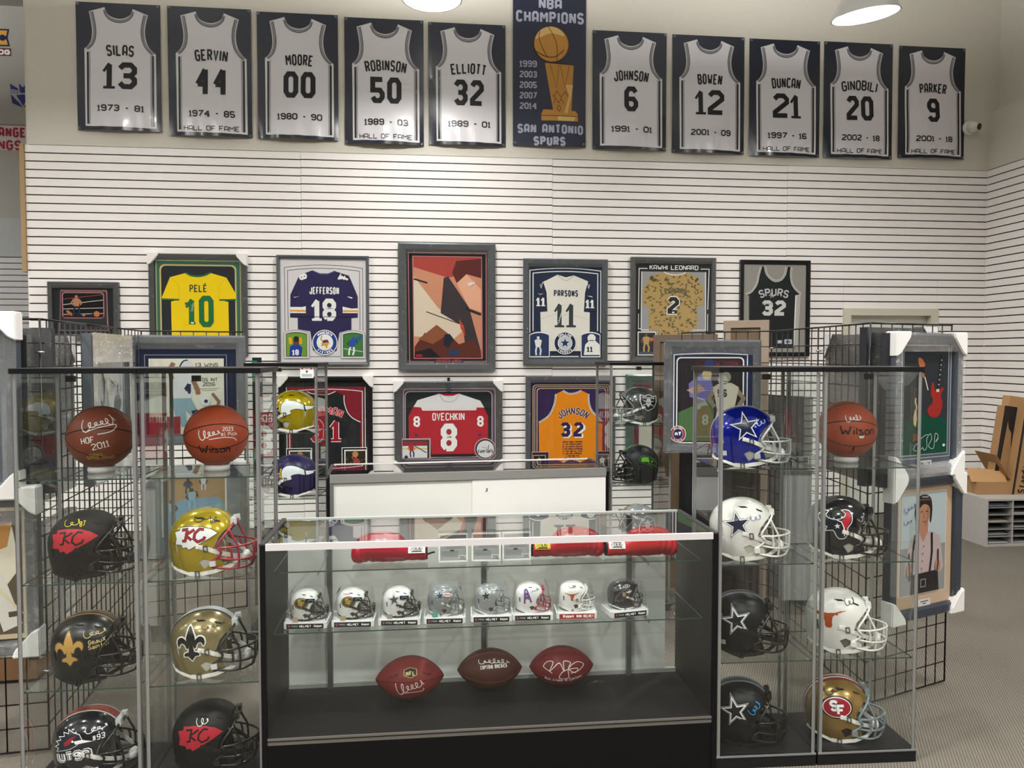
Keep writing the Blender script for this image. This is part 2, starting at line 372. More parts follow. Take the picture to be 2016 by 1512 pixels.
# marks on the far wall: a cut-off comic title, an angular emblem, a cut-off red title
def far_mark(name, label, art, x, z, cat='wall decal'):
    t = thing(name, label, cat, (x, 10.558 if z < 2.9 else 10.598, z)); t['group'] = 'decals on the far left wall'
    art.build('print', t, flat(0)); return t
nv, yl, rd = mat('1d2150', .5), mat('d8a03c', .5), mat('a02040', .5)
A = Art((50, 330, .0066 / 4.58, .0066 / 4.58))
A.poly(nv, [(-60, 255), (92, 255), (76, 330), (94, 405), (-60, 408)]).poly(yl, [(-60, 268), (76, 268), (62, 330), (78, 392), (-60, 395)])
A.circ(nv, 35, 332, 27).poly(nv, [(35, 312), (72, 318), (66, 345), (35, 352)]).rect(mat('6a2238', .5), -60, 422, 102, 488).text(WHITE, 'DOG', 20, 456, 46, wd=150, th=.3)
far_mark('comic_title_decal', 'blue and yellow title decal over a dark red lettered bar, high on far left wall', A, -5.33, 5.70)
pu = mat('2a2570', .5)
A = Art((170, 865, .0066 / 4.58, .0066 / 4.58))
for pl in ([(98, 760), (165, 800), (170, 845), (108, 838)], [(174, 755), (205, 790), (208, 840), (180, 835)], [(236, 755), (205, 790), (202, 840), (230, 835)], [(312, 760), (245, 800), (240, 845), (302, 838)],
           [(105, 852), (185, 940), (200, 965), (115, 930)], [(305, 852), (225, 940), (210, 965), (295, 930)], [(150, 860), (205, 850), (260, 860), (205, 950)]): A.poly(pu, pl)
A.strokes(WHITE, [[(108, -812), (165, -822)], [(110, -828), (168, -836)], [(302, -812), (245, -822)], [(300, -828), (242, -836)]], 5)
far_mark('purple_emblem_decal', 'angular purple emblem decal cut off by the wall end', A, -5.175, 4.975)
A = Art((80, 1250, .0066 / 4.58, .0066 / 4.58))
A.rect(mat('c9c6c2', .6), -160, 1135, 300, 1355).rect(rd, -160, 1132, 300, 1139).text(rd, 'RANGE', 110, 1200, 88, wd=290, th=.22).text(rd, 'INGS', 100, 1312, 88, wd=230, th=.22)
far_mark('red_title_decal', 'white panel with cut-off red capitals on the far left wall', A, -5.35, 4.44)

# ------------------------------------------------------------------ jersey banners along the top
NAVY, DK = mat('111a2e', .27, 0, .08, .25, 25), mat('1c1c22', .25)
BW, TR, GRY = mat('dedde2', .3, 0, .2), mat('d8d8d6', .3), mat('8d8c92', .35)
BTXT = mat('1f1d22', .35)
BPOS = {'13': 'leftmost of the row, plain without a bottom honour line', '44': 'second from the left end of the row', '00': 'third from the left with a double zero', '50': 'fourth from the left, two left of the tall trophy banner', '32': 'directly left of the tall navy trophy banner',
        '6': 'directly right of the tall navy trophy banner, single digit six', '12': 'second to the right of the trophy banner', '21': 'third to the right of the trophy banner', '20': 'last but one at the right end of the row', '9': 'rightmost of the row beside the security camera'}
def banner(nm, num, yrs, hof, x, z, w, h, seed):
    r = random.Random(seed); amp = .03 + .03 * r.random(); ph = r.random() * 6; rp = .0015 + .003 * r.random()
    def fm(u, v, hh):
        b = max(0, min(1, (-v + .1) / .6)); b = b * b * (3 - 2 * b)
        q = amp * b * max(0, math.cos(PI * u / (w * 1.04))) + .004 * math.sin(3 * v + ph) * (1 - b) + rp * b * b * math.sin(38 * u + ph + 5 * v) * max(0, (-v - .28) / .2)
        return (u, -(.012 + q + hh), v)
    t = thing('jersey_banner', f'jersey banner, {BPOS[num]}', 'banner', (x, WY - .006, z), group='retired jersey banners')
    Art().rect(NAVY, -w / 2, -h / 2, w / 2, h / 2).build('cloth', t, fm, .03, 0, smooth=True)
    k = w / 653; T = (902, 511, k, h / 998); A = Art(T)
    neck = [(795, 50), (812, 92), (850, 122), (910, 135), (966, 122), (1004, 92), (1018, 55)]
    ra = [(1130, 97), (1110, 180), (1106, 250), (1120, 320), (1150, 368), (1188, 402)]
    la = [(640, 375), (672, 345), (694, 300), (702, 235), (694, 160), (680, 85)]
    out = cr(neck, 3) + cr(ra, 3) + [(1190, 985), (645, 978)] + cr(la, 3)
    A.poly(BW, out); A.stroke(TR, out, 6, True)
    A.rect(DK, 655, 398, 672, 965).rect(DK, 1158, 412, 1176, 972).rect(GRY, 676, 392, 682, 968).rect(GRY, 1148, 405, 1154, 972)
    for c in (cr(neck, 4), cr(ra, 4), cr(la, 4)):
        cx, cy = 910, 500
        ins = [(p.x + (16 if c[0].y > 300 or p.x < 750 else -16 if p.x > 1060 else 0), p.y + (16 if 760 < p.x < 1060 else 0)) for p in c]
        A.stroke(GRY, ins, 22); A.stroke(DK, [(a + (12 if a < 750 else -12 if a > 1060 else 0), b + (12 if 760 < a < 1060 else 0)) for a, b in ins], 4)
    A.build('jersey_print', t, fm, .03, .0008, .00025)
    A = Art(T); n = len(nm)
    A.text(BTXT, nm, 914, 378, 88, wd=min(345, 43 * n + (0 if 'I' in nm else 8)), th=.155, gap=1.3, arc=820)
    A.build('name_lettering', t, fm, .03, .003, .0002)
    A = Art(T); A.text(BTXT, num, 915, 578, 214, wd=(258 if len(num) == 2 else 122), th=.19, gap=1.5); A.build('numeral', t, fm, .03, .003)
    A = Art(T); A.text(BTXT, yrs, 918, 838, 52, wd=362, th=.2, gap=1.3); A.build('years_lettering', t, fm, .03, .003)
    if hof: A = Art(T); A.text(BTXT, 'HALL OF FAME', 914, 952, 40, wd=435, th=.15, gap=1.8); A.build('honour_lettering', t, fm, .03, .003)
    for sx in (-1, 1):
        for sz in (-1, 1):
            bm = bmesh.new(); p = fm(sx * (w / 2 - .018), sz * (h / 2 - .018), .002); tube(bm, [(p[0] + .009 * math.cos(a * PI / 6), p[1], p[2] + .009 * math.sin(a * PI / 6)) for a in range(12)], .0028, 5, True)
            obj('grommet', bm, mat('b0b0b0', .25, 1), t)
BN = [('SILAS', '13', '1973 - 81', 0, -2.818, 4.322, .74, 1.16), ('GERVIN', '44', '1974 - 85', 1, -2.008, 4.307, .75, 1.185), ('MOORE', '00', '1980 - 90', 0, -1.209, 4.299, .745, 1.175),
      ('ROBINSON', '50', '1989 - 03', 1, -.404, 4.278, .745, 1.188), ('ELLIOTT', '32', '1989 - 01', 0, .386, 4.281, .743, 1.163), ('JOHNSON', '6', '1991 - 01', 0, 1.99, 4.28, .745, 1.153),
      ('BOWEN', '12', '2001 - 09', 0, 2.795, 4.273, .742, 1.163), ('DUNCAN', '21', '1997 - 16', 1, 3.592, 4.266, .743, 1.165), ('GINOBILI', '20', '2002 - 18', 1, 4.378, 4.27, .74, 1.168),
      ('PARKER', '9', '2001 - 18', 1, 5.18, 4.275, .73, 1.14)]
for i, b in enumerate(BN): banner(*b, i + 3)
t = thing('championship_banner', 'tall navy banner with a golden trophy and championship years', 'banner', (1.19, WY - .006, 3.715))
fmc = lambda u, v, h: (u, -(.012 + h + .03 * max(0, math.cos(PI * u / .76)) * max(0, min(1, (.5 - v) / .5)) + .004 * math.sin(9 * u + 4 * v)), v)
Art().rect(mat('141c36', .34, 0, .05, .3, 25), -.36, 0, .36, 1.68).build('cloth', t, fmc, .04, 0, smooth=True)
T = (315, 1120, .00126, .00126); gd, gl2, gdk = mat('c08a3e', .35), mat('dcb878', .35), mat('50371c', .4); LT = mat('a9abc0', .4)
A = Art(T)
A.poly(gd, [(250, 872), (266, 838), (522, 842), (538, 870), (538, 922), (250, 924)]).stroke(gdk, [(250, 884), (538, 884)], 5).poly(gl2, [(380, 888), (520, 888), (505, 920), (380, 922)])
A.poly(gd, [(278, 480), (505, 490), (487, 862), (420, 872), (345, 860)]).poly(gl2, [(440, 640), (500, 640), (492, 700), (455, 860), (430, 860), (470, 720)])
A.stroke(gdk, [(276, 480), (380, 470), (506, 490)], 5)
for pl in ([(320, 490), (372, 670), (390, 490)], [(400, 490), (436, 665), (470, 492)], [(338, 720), (350, 740), (372, 690), (405, 740), (440, 690), (458, 730)], [(345, 790), (360, 745), (385, 785), (405, 750), (430, 790)], [(385, 800), (372, 830), (390, 850), (405, 820), (385, 800)]): A.stroke(gdk, pl, 4)
A.circ(gdk, 328, 335, 139).circ(gd, 328, 335, 134).poly(gl2, cr([(205, 300), (230, 245), (285, 210), (350, 205), (410, 235), (430, 270), (370, 258), (310, 256), (250, 285)], 3, True))
A.stroke(gdk, cr([(240, 240), (232, 300), (265, 380), (300, 440)], 4), 5).stroke(gdk, cr([(305, 205), (350, 280), (375, 360), (372, 462)], 4), 5).stroke(gdk, cr([(205, 395), (280, 430), (360, 430), (430, 375)], 4), 7)
A.build('trophy_print', t, fmc, .04)
A = Art(T)
A.text(LT, 'SPURS', 313, 1083, 72, wd=250, th=.24).text(LT, 'SAN ANTONIO', 322, 988, 72, wd=515, th=.22).text(LT, 'CHAMPIONS', 318, 133, 88, wd=530, th=.2).text(LT, 'NBA', 320, 30, 80, wd=180, th=.22)
for i, y in enumerate(('1999', '2003', '2005', '2007', '2014')): A.text(LT, y, 149, 493 + 80 * i, 50, wd=135, th=.2, gap=1)
A.build('lettering', t, fmc, .04, .0016)
for sx in (-1, 1):
    bm = bmesh.new(); p = fmc(sx * .34, .03, .002); tube(bm, [(p[0] + .009 * math.cos(a * PI / 6), p[1], p[2] + .009 * math.sin(a * PI / 6)) for a in range(12)], .0028, 5, True); obj('grommet', bm, mat('b0b0b0', .25, 1), t)
# security camera on the back wall, right
t = thing('security_camera', 'small white security camera with dark round lens on back wall', 'camera', (5.60, WY, 4.03))
bm = bmesh.new(); lathe(bm, [(.0, 0), (.075, 0), (.075, .03), (.06, .045), (0, .045)], 20); b_ = obj('mount_base', bm, mat('e6e6e2', .4), t); b_.rotation_euler = (R(90), 0, 0)
bm = bmesh.new(); ell(bm, (0, 0, 0), (.055, .055, .055), 18, 12); cyl(bm, (.0, -.0, 0), (.03, -.055, -.012), .036, 18); b_ = obj('camera_ball', bm, mat('e6e6e2', .35), t, loc=(.0, -.07, 0))
bm = bmesh.new(); cyl(bm, (0, 0, 0), (.004, -.008, -.002), .033, 18); obj('lens', bm, mat('08080a', .08), t, loc=(.03, -.126, -.012))
# high-bay lamps: a flared shade round each light, hung from the ceiling
for i, (x, y, z) in enumerate(LAMPS[:5]):
    where = ('third beyond the left edge', 'second beyond the left edge', 'first beyond the left edge', 'cut by the top edge beside the trophy banner', 'above the right-hand banners')[i]
    t = thing('high_bay_lamp', f'round white high-bay ceiling lamp {where}', 'lamp', (x, y, z), group='high-bay lamps')
    if i == 4: t.rotation_euler = (R(6), R(-7), 0)
    bm = bmesh.new(); lathe(bm, [(.235, -.05), (.23, -.045), (.2, .03), (.12, .14), (.1, .2), (.0, .2)], 32); lathe(bm, [(.0, .19), (.09, .19), (.11, .135), (.19, .035), (.225, -.05), (.235, -.05)], 32)
    obj('shade', bm, mat('d9d9d6', .35, .2), t, True)
    bm = bmesh.new(); lathe(bm, [(0, .045), (.18, .045), (.183, .05)], 32); obj('light_disc', bm, mat('fffaf0', .5, emit=9), t, True)
    bm = bmesh.new(); cyl(bm, (0, 0, .2), (0, 0, .32), .055, 14); cyl(bm, (0, 0, .32), (0, 0, 6.1 - z), .008, 6); obj('stem', bm, mat('9a9a98', .4, .6), t)

# ------------------------------------------------------------------ framed memorabilia
def frame(name, label, X, Y, Z, w, h, rz=0, mw=.05, mc='50555b', depth=.045, back='2a2c31', box=None, corners=(), wrap=1, glare=1, group=None, mat_inset=None, tilt=0):
    """returns (root, Art factory). Art coordinates follow the zoomed photo crop: box = (x0, y0, x1, y1) of the frame there"""
    t = thing(name, label, 'framed display', (X, Y, Z), group=group or ('framed pieces on the slat wall' if Y > 7 else 'framed pieces on the wire grids'), rot=(tilt, 0, rz))
    fm = mat(mc, .35, .3, .2)
    bm = bmesh.new(); W, H = w / 2, h / 2
    prof = [(0, 0), (0, -depth * .85), (mw * .2, -depth), (mw * .8, -depth * .9), (mw, -depth * .62), (mw, 0)]
    rings = []
    for sx, sz in ((-1, -1), (1, -1), (1, 1), (-1, 1)): rings.append([bm.verts.new((sx * (W - a), b, sz * (H - a))) for a, b in prof])
    for i in range(4):
        A_, B_ = rings[i], rings[(i + 1) % 4]
        for k in range(len(prof) - 1): bm.faces.new((A_[k], B_[k], B_[k + 1], A_[k + 1]))
    obj('frame_moulding', bm, fm, t)
    boxes('backing_board', [(-W + mw * .5, W - mw * .5, -.02, -.004, -H + mw * .5, H - mw * .5)], mat(back, .8), t)
    bm = bmesh.new(); a, b = W - mw * .9, H - mw * .9; yg = -depth * .8; quad(bm, [(-a, yg, -b), (a, yg, -b), (a, yg, b), (-a, yg, b)])
    obj('glazing', bm, PANE, t)
    if wrap:
        bm = bmesh.new(); y = -depth - .004; W2, H2 = W + .004, H + .004
        bands = [(-W2, W2, H2 - mw * 1.5 * glare, H2), (-W2, W2, -H2, -H2 + mw * 1.4), (-W2, -W2 + mw * 1.15, -H2 + mw * 1.4, H2 - mw * 1.5 * glare), (W2 - mw * 1.15, W2, -H2 + mw * 1.4, H2 - mw * 1.5 * glare)]
        for x0, x1, z0, z1 in bands: quad(bm, [(x0, y, z0), (x1, y, z0), (x1, y, z1), (x0, y, z1)])
        obj('plastic_wrap', bm, WRAP, t)
    cs = .088
    for c in corners:
        sx, sz = {'tl': (-1, 1), 'tr': (1, 1), 'bl': (-1, -1), 'br': (1, -1)}[c]
        bm = bmesh.new(); y0, y1 = -depth - .012, .004; e = .008
        P = [(sx * (W + e), sz * (H + e)), (sx * (W + e), sz * (H - cs * 1.25)), (sx * (W - cs * .25), sz * (H - cs * 1.1)), (sx * (W - cs), sz * (H - cs * .25)), (sx * (W - cs * 1.1), sz * (H + e))]
        f1 = [bm.verts.new((x, y0, z)) for x, z in P]; f2 = [bm.verts.new((x, y1, z)) for x, z in P]
        bm.faces.new(f1); bm.faces.new(f2[::-1])
        for i in range(5): bm.faces.new((f1[i], f1[(i + 1) % 5], f2[(i + 1) % 5], f2[i]))
        bmesh.ops.bevel(bm, geom=bm.edges[:], offset=.005, segments=2, affect='EDGES')
        obj('corner_protector', bm, mat('e3e2df', .5), t)
    x0, y0, x1, y1 = box
    T = ((x0 + x1) / 2, (y0 + y1) / 2, w / (x1 - x0), h / (y1 - y0))
    mk = lambda: Art(T)
    def put(art, nm, parent=None, base=.0008, lvl=0):
        if nm in ('emblem', 'photo_print', 'name_plate') and lvl > .0035: lvl += .003
        if nm == 'jersey' or (parent is not None and nm in ('lettering', 'signature')):      # hung cloth: soft folds, print follows them
            wv = lambda u, v, hh: (u, -.0205 - lvl - hh - .0011 * (math.sin(23 * u + 5 * v + w * 9) * math.sin(9 * v + 7 * u) + .6 * math.sin(47 * u - 15 * v)), v)
            return art.build(nm, parent or t, wv, .03, base=base, eps=.0002, smooth=True)
        return art.build(nm, parent or t, flat(-.0205 - lvl), base=base, eps=.0002)
    return t, mk, put
def arch(x0, y0, x1, y1, sag, n=8):
    """rectangle with a gently arched top (pixel coordinates, y down)"""
    top = [(x0 + (x1 - x0) * k / n, y0 - sag * (1 - (2 * k / n - 1) ** 2)) for k in range(n + 1)]
    return [(x0, y1)] + top + [(x1, y1)]
YW = WY - .003
def cloth(art, put, nm='jersey', lvl=.003): return put(art, nm, lvl=lvl)
# 1 boxing photograph (left, behind the grid)
t, mk, put = frame('framed_photograph', 'small black frame holding a boxing ring photograph, leftmost on the slat wall', -3.165, YW, 2.085, .62, .53, box=(370, 303, 935, 775), mw=.04, mc='3a3d40', back='242628', wrap=1)
A = mk(); pk = mat('b07a7e', .5); A.rr(mat('2b2d2f', .6), 455, 365, 850, 720, 30).stroke(pk, [(468, 378), (838, 378), (838, 640), (850, 700)], 6)
A.stroke(pk, [(470, 370), (835, 370), (845, 700), (455, 700)], 4, True).rr(pk, 478, 386, 815, 602, 24).rr(mat('121014', .4), 486, 394, 807, 594, 20)
put(A, 'mat_board')
A = mk(); rp = mat('c8c4be', .5)
for y in (420, 465, 500, 545): A.stroke(rp if y > 450 else mat('8a4a48', .5), [(486, y + 25), (806, y - 15 + (30 if y > 480 else 0))], 5)
A.rect(mat('3b1214', .5), 486, 572, 807, 594)
A.person(594, 575, 165, 'b07a58', 'b07a58', '1c2440', arm=1).stroke(mat('a86f4c', .5), [(515, 540), (560, 575)], 22).stroke(mat('15192c', .5), [(560, 575), (700, 580), (770, 560)], 24).circ(mat('b3744c', .5), 755, 565, 24).stroke(mat('b3744c', .5), [(640, 570), (660, 582)], 16)
put(A, 'photo_print', lvl=.002)
# 2 yellow football shirt
t, mk, put = frame('framed_jersey', 'green matted frame with a yellow shirt numbered 10', -2.14, YW, 2.145, .885, .95, box=(1180, 78, 1960, 885), mw=.05, mc='31373b', back='24262a', corners=('tl', 'tr'), wrap=1)
gm, go = mat('3f6a58', .6), mat('c9b878', .45)
A = mk(); A.rect(gm, 1220, 110, 1920, 860)
A.stroke(go, [(1235, 130), (1905, 130), (1905, 850), (1235, 850)], 6, True).rr(go, 1262, 160, 1874, 830, 40).rr(mat('26282c', .7), 1274, 172, 1862, 820, 36)
put(A, 'mat_board')
Y1, G1 = mat('f2cf08', .75, vary=.03, bscale=9), mat('1f6a3a', .65)
A = mk(); A.poly(Y1, [(1470, 228), (1345, 262), (1276, 425), (1282, 435), (1415, 440), (1350, 455), (1352, 810), (1810, 810), (1808, 455), (1735, 440), (1868, 432), (1868, 390), (1795, 262), (1665, 225), (1620, 245), (1560, 252), (1510, 246)])
A.stroke(G1, cr([(1470, 226), (1510, 247), (1565, 254), (1620, 245), (1667, 223)], 4), 14).stroke(G1, [(1278, 436), (1415, 441)], 13).stroke(G1, [(1735, 441), (1868, 437)], 13).stroke(mat('d8b806', .8), [(1350, 262), (1415, 330), (1415, 436)], 3).stroke(mat('d8b806', .8), [(1792, 262), (1735, 330), (1733, 436)], 3)
j = put(A, 'jersey', lvl=.003)
A = mk(); A.text(mat('1d3a2c', .6), 'PEL\u00c9', 1568, 350, 58, wd=138, th=.15).text(G1, '1', 1512, 530, 212, wd=80, th=.2).rect(G1, 1460, 462, 1500, 480).rect(Y1, 1455, 605, 1490, 640).rect(Y1, 1542, 605, 1562, 640)
A.stroke(G1, [(1612, 428), (1650, 428), (1668, 452), (1668, 612), (1650, 636), (1612, 636), (1592, 612), (1592, 452)], 42, True).rect(WHITE, 1506, 618, 1530, 630)
put(A, 'lettering', j, lvl=.004)
A = mk(); A.sig(mat('8fb09a', .4), 1520, 500, 60, 26, 5, 4, rot=1.3); put(A, 'signature', j, lvl=.0055)
# helper: small round crest
def crest(mk, put, cx, cy, r, c1, c2, c3, top, bot, star=None, lvl=.006, nm='emblem', par=None):
    A = mk(); A.circ(WHITE, cx, cy, r).circ(mat(c1, .5), cx, cy, r * .93).circ(WHITE, cx, cy, r * .65).circ(mat(c3, .5), cx, cy, r * .6)
    hh = r * .2
    A.text(mat(c2, .5), top, cx, cy - r * .78, hh, th=.22, arc=r * .78, wd=r * 1.25)
    for i, ch in enumerate(bot):
        an = (i - (len(bot) - 1) / 2) * .24
        A.text(mat(c2, .5), ch, cx + math.sin(an) * r * .79, cy + math.cos(an) * r * .79, hh, th=.22, rot=an)
    if star: star(A, cx, cy, r)
    return put(A, nm, par, lvl=lvl)
# 3 purple football jersey
t, mk, put = frame('framed_jersey', 'light grey matted frame with a purple jersey numbered 18', -.993, YW, 2.10, .863, 1.045, box=(247, 168, 957, 1015), mw=.03, mc='5c6268', back='dcd8d8', wrap=0)
wm, bl = mat('d9d5d6', .7), mat('1d1b2e', .5)
A = mk(); A.rect(wm, 275, 190, 932, 990).stroke(bl, arch(306, 262, 908, 750, 22), 4).stroke(bl, arch(330, 285, 884, 742, 20), 4)
A.stroke(bl, [(495, 948), (728, 948)], 4); put(A, 'mat_board')
PU = mat('2c2650', .75, vary=.05, bscale=9)
A = mk(); A.poly(PU, [(520, 282), (420, 320), (350, 470), (346, 645), (405, 648), (405, 740), (500, 750), (520, 900), (700, 905), (725, 760), (818, 740), (818, 648), (868, 640), (868, 480), (815, 350), (800, 320), (690, 285), (640, 305), (580, 305)])
A.rect(WHITE, 346, 565, 467, 610).poly(WHITE, [(346, 568), (400, 575), (467, 558), (467, 600), (346, 600)]).rect(mat('e0a030', .6), 346, 588, 467, 602).rect(WHITE, 346, 603, 467, 612)
A.poly(WHITE, [(751, 560), (820, 575), (868, 572), (868, 610), (751, 610)]).rect(mat('e0a030', .6), 751, 588, 868, 602)
A.stroke(mat('4a437a', .7), cr([(520, 284), (580, 310), (640, 310), (692, 286)], 3), 8).stroke(mat('1c1838', .8), [(346, 640), (868, 640)], 5)
j = put(A, 'jersey', lvl=.003)
A = mk(); A.text(WHITE, 'JEFFERSON', 610, 438, 56, wd=228, th=.16, gap=1.2).text(WHITE, '1', 552, 585, 172, wd=72, th=.22).text(WHITE, '8', 648, 585, 172, wd=104, th=.2)
A.text(WHITE, '8', 448, 332, 62, wd=44, th=.26, rot=1.9).text(WHITE, '1', 750, 338, 56, wd=44, th=.26, rot=-2.1).poly(WHITE, [(715, 352), (740, 318), (798, 345), (790, 358), (760, 345), (730, 350)])
A.poly(WHITE, [(376, 484), (382, 494), (425, 480), (388, 489)]).poly(WHITE, [(785, 480), (828, 488), (824, 498), (800, 490)])
put(A, 'lettering', j, lvl=.004)
A = mk(); A.sig(BLACK, 650, 575, 44, 14, 8, 1.5); put(A, 'signature', j, lvl=.0058)
for k, (x0, y0, x1, y1) in enumerate(((312, 765, 475, 948), (752, 768, 908, 948))):
    A = mk(); A.poly(wm, arch(x0 - 18, y0 - 5, x1 + 18, y1 + 12, 22)).stroke(bl, arch(x0 - 14, y0, x1 + 14, y1 + 6, 22), 3).poly(bl, arch(x0, y0 + 8, x1, y1, 14)).poly(mat(('6f9a32', '3f7a3a')[k], .5), arch(x0 + 4, y0 + 12, x1 - 4, y1 - 4, 12))
    if k == 0:
        B5 = mat('2138a0', .5); A.stroke(mat('e0a828', .5), [(345, 800), (350, 850)], 26).stroke(mat('e0a828', .5), [(420, 800), (425, 850)], 26).poly(B5, [(340, 944), (345, 870), (372, 852), (410, 852), (440, 880), (430, 944)]).circ(mat('6a4030', .5), 392, 835, 24).circ(mat('20242a', .5), 392, 812, 22).text(WHITE, '18', 386, 915, 44, wd=50, th=.24)
    else: A.stroke(WHITE, [(756, 885), (904, 910)], 4).person(812, 940, 150, '4a3428', '2650a8', 'e8e8ea', head='2b55b0', lean=.15, arm=2).stroke(mat('2a50a8', .5), [(840, 820), (890, 790), (880, 830)], 12)
    put(A, 'photo_print', lvl=.006)
def vik(A, cx, cy, r):
    A.circ(WHITE, cx, cy, r * .58); A.poly(mat('d9a43a', .5), cr([(cx - 30, cy + 30), (cx - 10, cy - 20), (cx + 22, cy - 18), (cx + 36, cy + 5), (cx + 25, cy + 18), (cx + 12, cy + 50), (cx, cy + 25)], 2, True)).poly(mat('4a2d7a', .5), [(cx - 18, cy - 12), (cx + 22, cy - 22), (cx + 30, cy - 2), (cx - 16, cy + 4)]).stroke(mat('b98a38', .5), cr([(cx - 14, cy - 10), (cx - 30, cy - 25), (cx - 22, cy - 52)], 3), 8)
crest(mk, put, 612, 838, 98, '1e3f8a', 'ffffff', 'ffffff', 'MINNESOTA', 'VIKINGS', vik)
# 4 generic abstract film poster
t, mk, put = frame('framed_poster', 'tall grey-framed red and tan abstract poster at centre of slat wall', .187, YW, 2.14, .937, 1.237, box=(1180, 65, 1922, 1045), mw=.075, mc='4b5256', back='16151a', wrap=1, glare=1)
pk = mat('c5797c', .5)
A = mk(); A.rect(mat('17161b', .6), 1245, 130, 1862, 990).stroke(pk, [(1255, 138), (1852, 138), (1852, 978), (1675, 978)], 6).stroke(pk, [(1255, 138), (1262, 978), (1445, 978)], 6).stroke(pk, [(1290, 168), (1815, 168), (1820, 948), (1298, 948)], 9, True)
A.text(mat('a01f2c', .5), 'SPIDER-MAN', 1560, 970, 28, wd=190, th=.2); put(A, 'mat_board')
A = mk(); A.rect(mat('c98a6c', .5), 1296, 174, 1814, 942).poly(mat('a8423a', .5), [(1296, 174), (1814, 174), (1814, 260), (1560, 330), (1296, 250)]).poly(mat('d9c9b2', .5), [(1296, 320), (1480, 560), (1690, 720), (1600, 800), (1296, 780)])
A.poly(mat('3a3237', .5), [(1525, 330), (1560, 320), (1720, 560), (1812, 900), (1690, 860), (1670, 700), (1500, 600)]).poly(mat('e2a88a', .5), [(1625, 370), (1700, 300), (1812, 420), (1812, 590), (1720, 560)]).poly(mat('5a2422', .5), [(1620, 200), (1814, 180), (1814, 330), (1700, 300), (1625, 370), (1590, 290)])
A.stroke(mat('2a2226', .5), [(1296, 340), (1400, 370)], 12).stroke(mat('2a2226', .5), [(1390, 590), (1640, 680)], 6).stroke(mat('2a2226', .5), [(1690, 565), (1812, 610)], 20).poly(mat('b8442f', .5), [(1640, 640), (1680, 700), (1690, 780), (1655, 720)])
A.poly(mat('5b2a20', .5), [(1300, 860), (1380, 750), (1450, 830), (1560, 760), (1640, 840), (1760, 800), (1812, 900), (1812, 942), (1300, 942)]).poly(mat('8a5236', .5), [(1330, 800), (1470, 690), (1560, 760), (1440, 840)]).poly(mat('1c2030', .5), [(1520, 850), (1530, 765), (1570, 760), (1600, 800), (1560, 870)]).rect(mat('2b3a5a', .5), 1560, 885, 1645, 925).poly(mat('16171c', .5), [(1300, 900), (1420, 870), (1500, 942), (1300, 942)]).rect(mat('a01f1f', .5), 1310, 918, 1360, 938)
p_ = put(A, 'poster_print', lvl=.002)
A = mk(); A.sig(WHITE, 1735, 375, 48, 26, 11, 3, rot=.3); put(A, 'signature', p_, lvl=.0065)
# 5 white jersey, 11
t, mk, put = frame('framed_jersey', 'navy matted frame with a white jersey numbered 11', 1.352, YW, 2.10, .842, 1.04, box=(120, 192, 773, 1005), mw=.055, mc='4c545d', back='1d2740', wrap=1)
nv2 = mat('202a42', .6)
A = mk(); A.rect(nv2, 160, 225, 738, 965).stroke(WHITE, arch(172, 280, 722, 760, 18), 7).stroke(WHITE, arch(196, 302, 698, 745, 16), 7).stroke(WHITE, [(332, 942), (552, 942)], 7).rect(mat('14161c', .6), 340, 896, 556, 910); put(A, 'mat_board')
IV = mat('e6e2d8', .8, vary=.03, bscale=9)
A = mk(); A.poly(nv2, [(290, 350), (245, 400), (205, 470), (200, 590), (305, 596), (330, 400)]).poly(nv2, [(600, 350), (640, 380), (680, 470), (690, 590), (590, 596), (570, 400)])
A.poly(IV, [(385, 312), (275, 368), (300, 450), (306, 595), (252, 600), (255, 740), (300, 900), (600, 900), (636, 740), (636, 600), (590, 596), (598, 450), (622, 360), (510, 316), (450, 332)])
A.stroke(mat('c8c4ba', .8), cr([(385, 314), (450, 358), (512, 318)], 4), 8).stroke(mat('cfcabe', .8), cr([(255, 655), (350, 620), (450, 618), (550, 635), (636, 660)], 3), 4)
for sx, x in ((1, 250), (-1, 635)): A.stroke(WHITE, [(x, 385), (x + 8 * sx, 415), (x + 18 * sx, 375), (x + 40 * sx, 362)], 5)
j = put(A, 'jersey', lvl=.003)
A = mk(); A.text(nv2, 'PARSONS', 450, 455, 50, wd=188, th=.18)
for x in (400, 490): A.text(mat('3a403f', .5), '1', x, 622, 190, wd=70, th=.18, out=(WHITE, 12)); 
A.text(WHITE, '11', 255, 520, 70, wd=68, th=.24).text(WHITE, '11', 637, 533, 70, wd=66, th=.24).poly(WHITE, [(232, 455), (250, 468), (278, 456), (250, 463)]).poly(WHITE, [(612, 472), (650, 475), (660, 486), (640, 480)])
put(A, 'lettering', j, lvl=.004)
A = mk(); A.sig(WHITE, 404, 640, 90, 14, 13, 3, rot=1.25); put(A, 'signature', j, lvl=.0058)
for k, (x0, y0, x1, y1) in enumerate(((172, 768, 318, 944), (572, 768, 714, 944))):
    A = mk(); A.poly(WHITE, arch(x0 - 6, y0 + 5, x1 + 6, y1 + 4, 22)).poly(mat('26345c', .5), arch(x0, y0 + 10, x1, y1 - 4, 18))
    if k: A.poly(WHITE, [(590, 930), (600, 850), (630, 820), (680, 820), (712, 850), (714, 930)]).circ(WHITE, 650, 800, 32).stroke(mat('3a4252', .4), [(632, 818), (668, 818)], 6).text(nv2, '11', 636, 885, 44, wd=46, th=.24)
    else: A.person(235, 935, 150, '4a3428', 'e4e6ea', 'd0d8e0', head='e8e8ec', arm=1)
    put(A, 'photo_print', lvl=.006)
